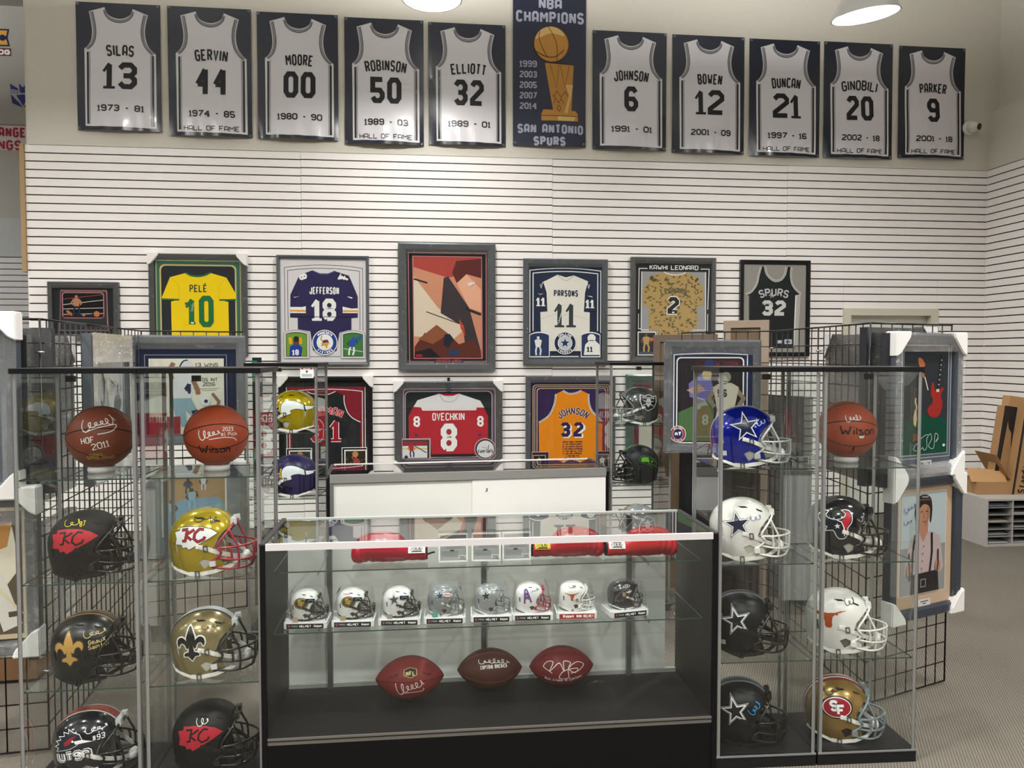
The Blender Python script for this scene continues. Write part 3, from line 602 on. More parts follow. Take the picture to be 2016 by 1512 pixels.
crest(mk, put, 443, 838, 88, '17264a', 'ffffff', 'c2c6d0', 'DALLAS', 'COWBOYS', lambda A, cx, cy, r: A.star(WHITE, cx, cy, r * .56).star(mat('17305e', .5), cx, cy, r * .45))
# 6 camouflage basketball shirt
t, mk, put = frame('framed_jersey', 'black matted frame with a tan camouflage shirt, number 2', 2.447, YW, 2.13, .874, 1.04, box=(942, 180, 1592, 975), mw=.045, mc='4a4d52', back='1a1b1e', wrap=1)
bk = mat('1b1c1f', .6)
A = mk(); A.rect(bk, 975, 205, 1562, 950).rect(mat('9a9b9e', .7), 1026, 288, 1522, 905).rect(bk, 1140, 735, 1160, 905)
A.stroke(WHITE, [(1070, 265), (1006, 265), (1003, 575)], 6).stroke(WHITE, [(1478, 265), (1543, 265), (1535, 575)], 6).stroke(WHITE, [(1148, 900), (1148, 733), (1024, 733), (1026, 288)], 6).stroke(WHITE, [(1515, 288), (1520, 733), (1385, 733)], 6)
A.stroke(WHITE, [(1003, 610), (1003, 725), (1024, 725)], 5).stroke(WHITE, [(1535, 610), (1535, 740)], 5)
A.text(WHITE, 'KAWHI LEONARD', 1272, 256, 36, wd=375, th=.17, gap=1.5).text(WHITE, 'SPURS', 1275, 925, 36, wd=145, th=.17).stroke(WHITE, [(1152, 915), (1195, 915)], 4); put(A, 'mat_board')
TAN = mat('b3955c', .85, vary=.04, bscale=9); CG = mat('4c4a36', .8)
out = [(1195, 292), (1090, 320), (1035, 430), (1030, 545), (1080, 552), (1082, 735), (1155, 735), (1158, 895), (1400, 895), (1400, 735), (1455, 720), (1455, 548), (1498, 540), (1500, 420), (1450, 322), (1360, 290), (1330, 302), (1230, 304)]
A = mk(); A.poly(TAN, out)
r_ = random.Random(4); q = []
def inside(x, y, P):
    c = False; n = len(P)
    for i in range(n):
        (x1, y1), (x2, y2) = P[i], P[(i + 1) % n]
        if (y1 > y) != (y2 > y) and x < (x2 - x1) * (y - y1) / (y2 - y1) + x1: c = not c
    return c
for _ in range(300):
    x, y = r_.uniform(1040, 1490), r_.uniform(305, 885)
    for k in range(5):
        s = r_.uniform(2.5, 5.5)
        if all(inside(x + dx, y + dy, out) for dx in (-9, 9) for dy in (-9, 9)): q.append([(x - s, -(y - s * .6)), (x + s, -(y - s * .6)), (x + s, -(y + s * .6)), (x - s, -(y + s * .6))])
        x += r_.uniform(-9, 9); y += r_.uniform(-8, 8)
A.L.append((CG, q)); A.stroke(WHITE, cr([(1195, 290), (1230, 306), (1290, 312), (1340, 304), (1362, 290)], 3), 6).poly(CG, [(1085, 335), (1100, 318), (1118, 330), (1105, 362)]).poly(CG, [(1430, 352), (1455, 328), (1462, 345), (1438, 372)])
j = put(A, 'jersey', lvl=.003)
A = mk(); A.text(mat('5a5844', .6), 'LEONARD', 1272, 430, 44, wd=205, th=.2, arc=260).text(bk, '2', 1268, 545, 128, wd=88, th=.23, out=(WHITE, 14)).circ(WHITE, 1268, 598, 10, 6); put(A, 'lettering', j, lvl=.004)
A = mk(); A.rect(WHITE, 996, 746, 1138, 928).rect(mat('23252c', .5), 1004, 754, 1130, 920).person(1062, 910, 150, '6a4a36', 'b3955c', 'b3955c', arm=1).circ(mat('c2683a', .5), 1102, 805, 15).rect(mat('4a4e5a', .5), 1004, 900, 1130, 920); put(A, 'photo_print', lvl=.005)
# 7 black spurs jersey in black frame (crop 8)
t, mk, put = frame('framed_jersey', 'plain black frame with a black basketball jersey numbered 32', 3.514, YW, 2.15, .742, .975, box=(-147, 125, 390, 870), mw=.042, mc='141416', back='8f8b86', wrap=0)
A = mk(); A.rect(mat('98948e', .8), -115, 155, 362, 845); put(A, 'mat_board')
BJ = mat('1f2324', .7, vary=.06, bscale=9)
out = [(40, 172), (55, 230), (90, 270), (125, 286), (165, 275), (195, 235), (208, 172), (246, 178), (240, 230), (250, 300), (280, 350), (322, 385), (285, 392), (280, 805), (-75, 805), (-78, 400), (-105, 392), (-60, 370), (-20, 310), (-5, 240), (12, 176)]
A = mk(); A.poly(mat('b9b6b0', .8), [(320, 385), (278, 395), (268, 800), (300, 800)]).poly(BJ, out).stroke(WHITE, cr(out[:7], 3), 14).stroke(BJ, cr(out[:7], 3), 5).stroke(WHITE, cr(out[7:12], 3), 12).stroke(BJ, cr(out[7:12], 3), 4).stroke(WHITE, cr(out[16:], 3), 12).stroke(BJ, cr(out[16:], 3), 4)
A.stroke(WHITE, [(282, 395), (272, 800)], 9).rect(mat('c9ccd2', .5), 145, 745, 185, 770).rect(mat('c9ccd2', .5), 198, 738, 255, 775).rect(mat('4a5a78', .5), 210, 750, 240, 764)
j = put(A, 'jersey', lvl=.003)
GS = mat('c2c2c4', .5)
A = mk()
A.text(GS, 'SPURS', 112, 372, 62, wd=232, th=.18, arc=330, out=(BLACK, 8)).text(mat('d5d4d2', .5), '32', 112, 495, 118, wd=188, th=.24, gap=1.8)
for a in range(6): A.stroke(GS, [(95 + 22 * math.cos(a), 395 + 22 * math.sin(a)), (95 - 22 * math.cos(a), 395 - 22 * math.sin(a))], 4)
put(A, 'lettering', j, lvl=.004)
A = mk(); A.sig(mat('8a8a8a', .5), 62, 462, 70, 18, 17, 1.5); put(A, 'signature', j, lvl=.0058)
# 8 black and red basketball jersey, lower left
t, mk, put = frame('framed_jersey', 'black frame with red-trimmed black basketball jersey, behind the left rear glass tower', -.977, YW, .993, .883, .955, box=(318, 168, 1125, 1040), mw=.05, mc='17181b', back='1c1d20', corners=('tl', 'tr'), wrap=0)
RD, BKJ = mat('7c1226', .6), mat('17191d', .7)
A = mk(); A.rect(RD, 395, 260, 1050, 800).poly(RD, arch(395, 290, 1040, 1000, 16)).stroke(WHITE, arch(408, 300, 1036, 795, 20), 6).stroke(WHITE, [(384, 262), (384, 806)], 6).stroke(WHITE, [(1060, 262), (1060, 797)], 6); put(A, 'mat_board')
out = [(560, 300), (600, 318), (720, 330), (805, 300), (878, 335), (880, 400), (905, 480), (950, 535), (1018, 572), (1010, 1000), (430, 1000), (425, 570), (500, 520), (545, 440), (555, 360)]
A = mk(); A.poly(BKJ, out).stroke(WHITE, cr(out[:4], 3), 6).stroke(WHITE, cr(out[4:9], 3), 7).stroke(WHITE, cr(out[11:], 3), 7); j = put(A, 'jersey', lvl=.003)
A = mk(); A.text(mat('c22a38', .5), 'RODMAN', 720, 470, 76, wd=300, th=.15, arc=330, out=(WHITE, 5)).text(mat('9c1428', .5), '1', 806, 645, 190, wd=84, th=.22, out=(WHITE, 12)).text(mat('9c1428', .5), '9', 640, 645, 190, wd=110, th=.2, out=(WHITE, 12)); put(A, 'lettering', j, lvl=.004)
for x0 in (385, 862):
    A = mk(); A.stroke(WHITE, [(x0 - 5, 1010), (x0 - 5, 797), (x0 + 210, 797), (x0 + 210, 1010)], 6).rect(WHITE, x0 + 15, 815, x0 + 208, 1005).rect(mat('2b2218', .5), x0 + 25, 826, x0 + 198, 1000).person(x0 + 115, 1000, 130, 'a06a48', 'b0303a', 'b0303a', arm=0).circ(mat('c08450', .5), x0 + 110, 855, 26)
    for k in range(14): A.circ(mat('6f6a48', .5), x0 + 35 + k * 12, 900 + (k * 37 % 80), 7, n=6)
    put(A, 'photo_print', lvl=.005)
# 9 red and white hockey jersey
t, mk, put = frame('framed_jersey', 'wide frame with a red and white hockey jersey numbered 8', .198, YW, .985, 1.05, .87, box=(155, 147, 1050, 885), mw=.06, mc='2c3036', back='1c2022', corners=('tl', 'tr', 'bl', 'br'), wrap=1)
pk = mat('c2a0a8', .5)
A = mk(); A.rect(mat('4a4f5c', .6), 205, 195, 1000, 830).rr(pk, 225, 205, 995, 800, 30).rr(mat('4a4f5c', .6), 232, 212, 988, 794, 28).rr(pk, 240, 228, 968, 782, 40).rr(mat('171c1e', .6), 247, 235, 961, 775, 36); put(A, 'mat_board')
HR, HW = mat('b01c2c', .75, vary=.04, bscale=9), mat('dcdcdc', .8)
A = mk(); A.poly(HR, [(525, 250), (345, 305), (310, 360), (272, 430), (272, 620), (450, 625), (460, 760), (820, 765), (930, 640), (932, 440), (895, 365), (865, 312), (690, 250)])
A.poly(HW, [(525, 250), (345, 303), (312, 358), (372, 362), (385, 390), (830, 390), (838, 366), (900, 368), (865, 310), (688, 250), (640, 268), (570, 268)]).poly(HR, [(372, 362), (385, 392), (345, 430), (300, 370)])
A.stroke(mat('b9b9bb', .8), cr([(525, 252), (560, 308), (610, 318), (655, 306), (690, 252)], 4), 8).rect(mat('14161a', .6), 455, 752, 815, 775)
j = put(A, 'jersey', lvl=.003)
A = mk(); A.text(WHITE, 'OVECHKIN', 600, 441, 64, wd=268, th=.14, gap=1.3).text(WHITE, '8', 604, 614, 232, wd=136, th=.2, out=(mat('1c2040', .5), 5)).text(WHITE, '8', 338, 480, 88, wd=54, th=.2).text(WHITE, '8', 867, 482, 88, wd=54, th=.2).star(mat('22306e', .5), 333, 590, 19).star(mat('22306e', .5), 860, 595, 19)
put(A, 'lettering', j, lvl=.004)
A = mk(); A.sig(BLACK, 606, 610, 34, 20, 19, 1.6); put(A, 'signature', j, lvl=.0058)
A = mk(); A.rect(pk, 215, 618, 452, 790).rect(mat('2b2e34', .5), 220, 630, 440, 785).rect(mat('d8dadc', .5), 220, 640, 424, 780).rect(mat('8a2a2c', .5), 220, 640, 424, 680).rect(mat('d2b84a', .5), 220, 700, 424, 708).person(300, 775, 118, 'c09070', 'b02a34', '1c2440', head='b02a34', lean=-.1).stroke(mat('2a2a2c', .5), [(320, 680), (375, 712), (418, 738)], 6).circ(mat('20242c', .5), 250, 772, 14)
put(A, 'photo_print', lvl=.005)
A = mk(); A.circ(pk, 905, 712, 90).circ(mat('26282e', .5), 905, 712, 82).circ(mat('d9dadc', .5), 908, 715, 72).text(mat('1b1c22', .5), 'capitals', 910, 728, 34, wd=128, th=.16, ital=.2).stroke(mat('1b1c22', .5), [(938, 680), (926, 748)], 5)
for k in range(3): A.star(mat('b02a34', .5), 885 + 16 * k, 700, 6)
put(A, 'emblem', lvl=.006)
boxes('hanger_tab', [(-.02, .02, -.052, -.047, .34, .42)], mat('3a3e44', .4), t); boxes('wall_hook', [(-.012, .012, -.03, .0, .435, .47)], mat('101012', .4), t)
# 10 yellow basketball jersey on purple
t, mk, put = frame('framed_jersey', 'purple matted frame with a gold basketball jersey numbered 32', 1.406, YW, .985, .90, .965, box=(1242, 75, 1925, 880), mw=.045, mc='4d515c', back='2e1c48', wrap=1)
pp, go = mat('2f1d4a', .7, vary=.1, bscale=9), mat('c9a878', .5)
A = mk(); A.rect(pp, 1270, 100, 1898, 860).rr(go, 1295, 145, 1888, 850, 28).rr(pp, 1302, 152, 1881, 843, 26).rr(mat('d8c8b0', .5), 1310, 160, 1872, 835, 24).rr(pp, 1314, 164, 1868, 831, 22).rr(go, 1325, 174, 1858, 825, 24).rr(pp, 1332, 181, 1851, 818, 22); put(A, 'mat_board')
OR = mat('e2860c', .75, vary=.03, bscale=9)
out = [(1525, 195), (1560, 218), (1595, 222), (1640, 210), (1665, 195), (1722, 225), (1725, 300), (1750, 370), (1830, 455), (1826, 835), (1345, 835), (1342, 460), (1420, 400), (1462, 300), (1470, 225)]
A = mk(); A.poly(OR, out)
for c in (out[:5], out[5:9], out[11:]): A.stroke(WHITE, cr(c, 3), 12); A.stroke(pp, cr(c, 3), 4)
j = put(A, 'jersey', lvl=.003)
A = mk(); A.text(pp, 'JOHNSON', 1602, 365, 58, wd=255, th=.16, arc=165, out=(WHITE, 4))
A.text(WHITE, '3', 1552, 528, 124, wd=84, th=.27).text(WHITE, '2', 1656, 528, 124, wd=84, th=.27).text(pp, '3', 1544, 520, 120, wd=76, th=.22).text(pp, '2', 1644, 520, 120, wd=76, th=.22)
for i, s in enumerate(('EARVIN MAGIC JOHNSON', '17,707 CAREER POINTS', '10,141 CAREER ASSISTS', '6,559 CAREER REBOUNDS', '12 TIME NBA ALL STAR', '5 TIME NBA CHAMPION', '3 TIME NBA MVP', 'HALL OF FAME 2002')): A.text(pp, s, 1598, 622 + 19.5 * i, 12, wd=len(s) * 7.4, th=.22)
put(A, 'lettering', j, lvl=.004)
for x0 in (1292, 1775):
    A = mk(); A.rect(go, x0 - 4, 700, x0 + 128, 850).rect(pp, x0, 706, x0 + 122, 850).rect(go, x0 + 4, 728, x0 + 102, 850).rect(mat('1c1712', .5), x0 + 9, 734, x0 + 97, 850).person(x0 + 52, 850, 110, '7a4e34', 'd8d4c8', 'd8d4c8'); put(A, 'photo_print', lvl=.006)
# 11 green-wrapped frame
t, mk, put = frame('framed_jersey', 'green-wrapped frame with a dark shirt, lower right of slat wall behind the tower', 2.40, YW, .935, .86, 1.09, box=(595, 265, 1400, 1300), mw=.07, mc='1d5c50', back='b8b2aa', wrap=1)
A = mk(); A.rect(mat('5c2430', .6), 640, 330, 1360, 1250).rect(mat('b9b3a8', .7), 720, 400, 1340, 1200).rect(mat('1e1c22', .7), 720, 980, 745, 1200).rect(mat('9c2230', .6), 800, 980, 850, 1200).poly(mat('23242c', .7), [(920, 520), (1040, 455), (1130, 500), (1330, 560), (1330, 1200), (930, 1200)]).poly(mat('9c1f34', .6), [(1000, 470), (1050, 450), (1110, 590), (1080, 610)]).rect(mat('a82a2a', .6), 1035, 790, 1105, 830)
A.poly(WHITE, [(1000, 650), (1012, 662), (1050, 648), (1015, 657)]); put(A, 'shirt_display')

# ------------------------------------------------------------------ football helmets
HB = dict(ab=.135, af=.128, bt=.122, bb=.20, W=.109, p=2.35)
def _rho(x, z):
    a = HB['af'] if x > 0 else HB['ab']; b = HB['bt'] if z > 0 else HB['bb']; n = 2.12 if z > 0 else 2.45
    return ((abs(x) / a) ** n + (abs(z) / b) ** n) ** (1 / n)
def side(x, z):
    r = min(_rho(x, z), .995); return HB['W'] * (1 - r ** HB['p']) ** (1 / HB['p'])
def egg(k):
    bm = bmesh.new(); NP, NT = 56, 12; rim = []; grids = []
    for s in (1, -1):
        g = []
        for j in range(NT + 1):
            rho = math.sin(PI / 2 * j / NT); row = []
            if j == 0: g.append([bm.verts.new((0, s * HB['W'] * k, 0))]); continue
            if j == NT and s == -1: g.append(rim); continue
            for i in range(NP):
                a = 2 * PI * i / NP; c, q = math.cos(a), math.sin(a); r0 = rho / _rho(c, q)
                row.append(bm.verts.new((c * r0 * k, s * HB['W'] * k * max(0, 1 - rho ** HB['p']) ** (1 / HB['p']), q * r0 * k)))
            if j == NT: rim = row
            g.append(row)
        for j in range(NT):
            for i in range(NP):
                i2 = (i + 1) % NP
                f = [g[0][0], g[1][i], g[1][i2]] if j == 0 else [g[j][i], g[j + 1][i], g[j + 1][i2], g[j][i2]]
                bm.faces.new(f if s == 1 else f[::-1])
    bmesh.ops.recalc_face_normals(bm, faces=bm.faces); return bm
def prism(bm, pts, y0=-.4, y1=.4):
    a = [bm.verts.new((x, y0, z)) for x, z in pts]; b = [bm.verts.new((x, y1, z)) for x, z in pts]; n = len(pts)
    bm.faces.new(a); bm.faces.new(b[::-1])
    for i in range(n): bm.faces.new((a[i], a[(i + 1) % n], b[(i + 1) % n], b[i]))
    bmesh.ops.recalc_face_normals(bm, faces=bm.faces)
def cutshell(ko, ki, cutters):
    o = obj('tmp', egg(ko), BLACK); tmp = [o]
    cs = [obj('tmp', egg(ki), BLACK)]
    for pts in cutters:
        bm = bmesh.new(); prism(bm, pts); cs.append(obj('tmp', bm, BLACK))
    for c in cs:
        m = o.modifiers.new('b', 'BOOLEAN'); m.operation = 'DIFFERENCE'; m.object = c; m.solver = 'EXACT'; tmp.append(c)
    dg = bpy.context.evaluated_depsgraph_get(); me = bpy.data.meshes.new_from_object(o.evaluated_get(dg))
    for t_ in tmp: bpy.data.objects.remove(t_)
    me.materials.clear()
    for p in me.polygons: p.use_smooth = True
    bm = bmesh.new(); bm.from_mesh(me)
    for e in bm.edges:
        if len(e.link_faces) == 2 and e.calc_face_angle(0) > .6: e.smooth = False
    bm.to_mesh(me); bm.free(); return me
FACE = [(.3, .050), (.112, .050), (.086, .034), (.060, .008), (.046, -.024), (.050, -.046), (.066, -.062), (.074, -.09), (.070, -.3), (.3, -.3)]
BOT = [(-.3, -.062), (-.13, -.086), (-.06, -.108), (-.02, -.124), (.09, -.124), (.09, -.35), (-.3, -.35)]
EAR = [(-.012, -.066), (.012, -.056), (.034, -.068), (.026, -.088), (.006, -.1)]
SLOT = [(-.098, .012), (-.088, .02), (-.086, -.02), (-.094, -.028)]
SHELL = cutshell(1, .965, [FACE, BOT, EAR, SLOT])
FACE2 = [(x - (.0 if x > .2 else .012), z + (.006 if z > .04 else 0)) for x, z in FACE]
LINER = cutshell(.955, .8, [[(.3, .045), (.1, .045), (.07, .02), (.044, -.03), (.05, -.05), (.06, -.3), (.3, -.3)], [(-.3, -.07), (-.06, -.1), (.09, -.115), (.09, -.35), (-.3, -.35)]])
def mk_mesh(fn):
    bm = bmesh.new(); fn(bm); me = bpy.data.meshes.new('m'); bm.to_mesh(me); bm.free()
    return me
def _mask(bm):
    mir = lambda P: P + [(x, -y, z) for x, y, z in P[::-1] if abs(y) > 1e-4]
    T_ = lambda P, r=.0046: tube(bm, cr(P, 3), r, 6)
    T_(mir([(.062, .105, -.022), (.105, .094, -.028), (.15, .065, -.032), (.182, .028, -.034), (.188, 0, -.034)]))
    T_(mir([(.056, .101, -.062), (.105, .09, -.076), (.148, .062, -.086), (.175, .028, -.09), (.181, 0, -.09)]))
    T_(mir([(.044, .099, -.096), (.1, .087, -.112), (.14, .06, -.118), (.163, .026, -.12), (.168, 0, -.12)]))
    for s in (1, -1):
        T_([(.106, s * .078, .04), (.120, s * .079, .004), (.133, s * .078, -.031), (.132, s * .074, -.082), (.125, s * .071, -.116)])
        T_([(.183, s * .026, -.034), (.178, s * .026, -.088), (.164, s * .025, -.119)])
        T_([(.118, s * .034, .058), (.116, s * .062, .05), (.094, s * .09, .024), (.068, s * .104, -.006), (.062, s * .105, -.022)])
        T_([(.062, s * .105, -.022), (.076, s * .104, -.042), (.056, s * .103, -.062), (.036, s * .104, -.072), (.032, s * .102, -.09), (.044, s * .099, -.096)])
        T_([(.105, s * .094, -.028), (.11, s * .089, -.05), (.108, s * .088, -.076)])
    T_([(.118, -.034, .058), (.13, 0, .06), (.118, .034, .058)])
def _clips(bm):
    for s in (1, -1):
        box(bm, .108, .128, s * .034 - .012, s * .034 + .012, .05, .074); box(bm, .03, .052, s * .106 - .006, s * .106 + .004, -.09, -.07)
def ribbon(bm, P, wd, th, mi=0):
    """flat strap through P with width along the (rough) vertical"""
    P = [Vector(p) for p in P]; rows = []
    for i, p in enumerate(P):
        d = (P[min(i + 1, len(P) - 1)] - P[max(i - 1, 0)]).normalized(); out = Vector((.25 * max(0, p.x) / .14, math.copysign(1, p.y if abs(p.y) > 1e-4 else 1) * (1 if abs(p.y) > .02 else .3), 0)).normalized()
        s = d.cross(out).normalized() * wd / 2; n = s.cross(d).normalized() * th
        if n.dot(out) < 0: n = -n
        rows.append([bm.verts.new(p + s), bm.verts.new(p - s), bm.verts.new(p - s + n), bm.verts.new(p + s + n)])
    for a, b in zip(rows, rows[1:]):
        for k in range(4): f = bm.faces.new((a[k], a[(k + 1) % 4], b[(k + 1) % 4], b[k])); f.material_index = mi
    for q in (rows[0], rows[-1]): bm.faces.new(q).material_index = mi
SX = lambda x, z, s, e=.002: (x, s * (side(x, z) + e), z)
def _strap(bm, s):
    ribbon(bm, [SX(-.012, -.006, s), SX(.02, -.016, s), SX(.046, -.03, s, .004), (.085, s * .088, -.052), (.118, s * .066, -.068), (.14, s * .03, -.08)], .016, .002)
    ribbon(bm, [SX(-.05, -.112, s), SX(-.01, -.117, s, .003), (.04, s * .1, -.112), (.09, s * .08, -.105), (.13, s * .035, -.094)], .015, .002)
    cyl(bm, SX(-.006, -.008, s, .002), SX(-.006, -.008, s, .009), .007, 10)
def _straps(bm):
    for s in (1, -1): _strap(bm, s)
    ell(bm, (.146, 0, -.086), (.017, .036, .021), 12, 8)
def _buckle(bm):
    for s in (1, -1):
        for x, z in ((.022, -.018), (-.02, -.1155)):
            a = Vector(SX(x, z, s, .007))
            for dx in (-.007, .007): box(bm, a.x + dx - .0016, a.x + dx + .0016, a.y - .002, a.y + .002, a.z - .011, a.z + .011)
            box(bm, a.x - .007, a.x + .007, a.y - .002, a.y + .002, a.z + .009, a.z + .012); box(bm, a.x - .007, a.x + .007, a.y - .002, a.y + .002, a.z - .012, a.z - .009)
def _bumper(bm):
    P = [SX(-.131, -.08, 1, .001), SX(-.11, -.088, 1), SX(-.08, -.1, 1), SX(-.045, -.115, 1), SX(-.02, -.123, 1)]
    for s in (1, -1): ribbon(bm, [(x, s * abs(y), z) for x, y, z in P], .011, .002)
def _front(bm):
    n = 8; rows = []
    for i in range(n + 1):
        y = -.03 + .06 * i / n; x = HB['af'] * .985 * (1 - abs(y / .109) ** 2.35 * .9)
        rows.append([bm.verts.new((x - .016 + dx, y, z)) for dx, z in ((.006, .052), (.012, .052), (.006, .076), (.0, .076))])
    for a, b in zip(rows, rows[1:]):
        for k in range(4): bm.faces.new((a[k], a[(k + 1) % 4], b[(k + 1) % 4], b[k]))
    for q in (rows[0], rows[-1]): bm.faces.new(q)
PM = {k: mk_mesh(f) for k, f in dict(facemask=_mask, mask_clips=_clips, chin_strap=_straps, strap_buckles=_buckle, neck_bumper=_bumper, front_bumper=_front).items()}
def vents(A):
    for pl in ([(-.02, .1), (.012, .098), (.022, .092), (-.005, .093)], [(.05, .088), (.075, .076), (.078, .069), (.056, .079)]): A.poly(mat('0c0c0e', .8), pl)
def stripe_obj(parent, cols, k=1.0):
    """centre stripes over the crown: list of (half width, material)"""
    bm = bmesh.new(); mats = [m for _, m in cols]
    for li, (hw, m) in enumerate(cols):
        rows = []
        for i in range(29):
            a = R(28 + (205 - 28) * i / 28); c, q = math.cos(a), math.sin(a); r0 = 1 / _rho(c, q); row = []
            for y in (-hw, -hw / 2, 0, hw / 2, hw):
                rho = (1 - (abs(y) / HB['W']) ** HB['p']) ** (1 / HB['p']); e = .0008 + li * .0005
                row.append(bm.verts.new((c * (r0 * rho + e), y, q * (r0 * rho + e))))
            rows.append(row)
        for a, b in zip(rows, rows[1:]):
            for j in range(4): f = bm.faces.new((a[j], a[j + 1], b[j + 1], b[j])); f.material_index = li; f.smooth = True
    return obj('centre_stripe', bm, mats, parent)
# --- logos, drawn in centimetres on the side of the shell (x forward, z up)
cm = .01
def hx(pts, k=.01, dx=0, dz=0): return [(x * k + dx, z * k + dz) for x, z in pts]
def l_star(c1, c2, c3=None, dx=0, dz=0, s=1, rot=96):
    def f(A):
        x, z = -.028 + dx, .036 + dz
        if c3: A.star(mat(c3, .3), x, z, .064 * s, .4, rot=rot)
        A.star(mat(c2, .3), x, z, .059 * s, .4, rot=rot).star(mat(c1, .25, coat=.4), x, z, .048 * s, .39, rot=rot)
    return f
def l_star2(A):      # black star, doubled white outline
    W_, K = mat('e2e2e4', .3), mat('0a0b0d', .3)
    A.star(W_, -.03, .03, .066, .4, rot=100).star(K, -.03, .03, .0625, .4, rot=100).star(W_, -.03, .03, .056, .4, rot=100).star(K, -.03, .03, .043, .39, rot=100)
def l_kc(c1, c2, c3):
    def f(A):
        head = hx([(-9.2, 4.4), (-7.2, 4.9), (-7.0, 6.0), (-3.4, 6.2), (1.0, 5.7), (4.4, 4.4), (6.6, 2.6), (3.4, 1.0), (-.8, -.8), (-4.2, -2.4), (-5.0, -1.3), (-6.4, -1.6), (-6.8, -.3), (-9.2, -.1), (-8.6, 2.1)], .01, .002, .008)
        A.stroke(mat(c2, .4), head, .005, True).poly(mat(c1, .4), head); K = mat(c3, .4); L2 = mat(c2, .4)
        for m, w_ in ((L2, .011), (K, .007)):
            A.strokes(m, [hx([(-5.2, 1.0), (-4.2, 5.0)], .01, .002, .008), hx([(-5.0, 3.2), (-1.5, 5.0)], .01, .002, .008), hx([(-4.9, 3.2), (-2.8, 1.2)], .01, .002, .008), hx([(2.0, 4.6), (0.4, 5.0), (-1.4, 3.6), (-1.9, 1.6), (-.6, .3), (1.6, 1.0), (2.2, 2.0)], .01, .002, .008),
                          hx([(-6.3, 5.1), (-3.8, 5.3)], .01, .002, .008), hx([(-6.4, 1.1), (-4.8, 1.1)], .01, .002, .008)], w_)
    return f
def l_fleur(c1, c2, dx=0):
    def f(A):
        for e, m in ((.0045, mat(c2, .3)), (0, mat(c1, .25))):
            o = lambda P: hx(P, .01, -.035 + dx, .012)
            pet = o(cr([(0, 7.2), (1.2, 4.6), (1.7, 2.6), (1.0, .6), (0, -.4), (-1.0, .6), (-1.7, 2.6), (-1.2, 4.6)], 3, True))
            w1 = o(cr([(.6, .2), (1.6, 2.0), (3.2, 3.3), (4.8, 2.7), (5.2, 1.0), (4.6, -.3), (4.1, .8), (3.2, 1.2), (2.2, .4), (1.6, -1.0)], 3, True))
            w2 = [(-.07 + 2 * dx - x, z) for x, z in w1]
            tail = o(cr([(-.8, -.2), (.8, -.2), (1.0, -2.2), (2.4, -2.6), (2.8, -3.8), (1.2, -4.0), (0, -5.6), (-1.2, -4.0), (-2.8, -3.8), (-2.4, -2.6), (-1.0, -2.2)], 2, True))
            for P in (pet, w1, w2, tail):
                if e: A.stroke(m, P, e * 2, True)
                A.poly(m, P)
    return f
def l_sf(A, c1='9c1528', c2='111214', c3='f2f2f0', k=1.0, dx=-.02, dz=.03):
    A.circ(mat(c2, .3), dx, dz, .062 * k, .046 * k).circ(mat(c3, .3), dx, dz, .056 * k, .041 * k).circ(mat(c1, .3), dx, dz, .053 * k, .038 * k)
    A.text(mat(c3, .3), 'S', dx - .012 * k, dz + .008 * k, .044 * k, wd=.034 * k, th=.24, out=(mat(c2, .3), .003 * k)).text(mat(c3, .3), 'F', dx + .014 * k, dz - .008 * k, .044 * k, wd=.034 * k, th=.24, out=(mat(c2, .3), .003 * k))
def l_bull(A):
    Wm, Rm, Nm = mat('f0f0f0', .3), mat('b3162e', .3), mat('0d1526', .25)
    o = lambda P: hx(P, .01, -.03, .022)
    full = o(cr([(-6.4, 3.4), (-4.6, 5.2), (-2.6, 5.6), (-3.8, 4.2), (-3.0, 2.8), (0, 2.0), (3.0, 2.8), (4.0, 4.4), (2.8, 5.6), (5.2, 5.4), (6.2, 3.4), (5.6, .6), (4.0, -1.2), (3.6, -3.4), (2.8, -5.4), (.4, -5.6), (-.8, -3.6), (-1.6, -2.0), (-4.4, -2.2), (-3.6, -.6), (-5.4, .4)], 2, True))
    A.stroke(Wm, full, .006, True).poly(Nm, full)
    A.poly(Rm, o([(1.6, 1.6), (3.0, 2.5), (4.2, 4.4), (3.2, 5.4), (5.0, 5.2), (5.9, 3.4), (5.3, .8), (3.8, -1.0), (3.2, -3.2), (2.6, -5.0), (2.4, -2.0), (2.6, .2)])).stroke(Wm, o([(.2, 1.9), (1.8, 1.2), (2.6, -1), (2.5, -4.8)]), .004).star(Wm, -.029, .017, .0125)
def l_longhorn(A, c='a8491e', k=1.0, dx=-.03, dz=.035):
    o = lambda P: [(x * .01 * k + dx, z * .01 * k + dz) for x, z in P]
    A.poly(mat(c, .4), o([(-9.2, 2.8), (-6, 2.6), (-3.4, 1.8), (-1.6, 1.8), (0, 1.6), (1.6, 1.8), (3.4, 1.8), (6, 2.6), (9.2, 2.8), (6, 1.9), (4.8, 1.5), (4.9, .6), (3.4, .9), (2.2, -.2), (1.6, -2.8), (1.7, -4.6), (.9, -5.6), (-.9, -5.6), (-1.7, -4.6), (-1.6, -2.8), (-2.2, -.2), (-3.4, .9), (-4.9, .6), (-4.8, 1.5), (-6, 1.9)]))
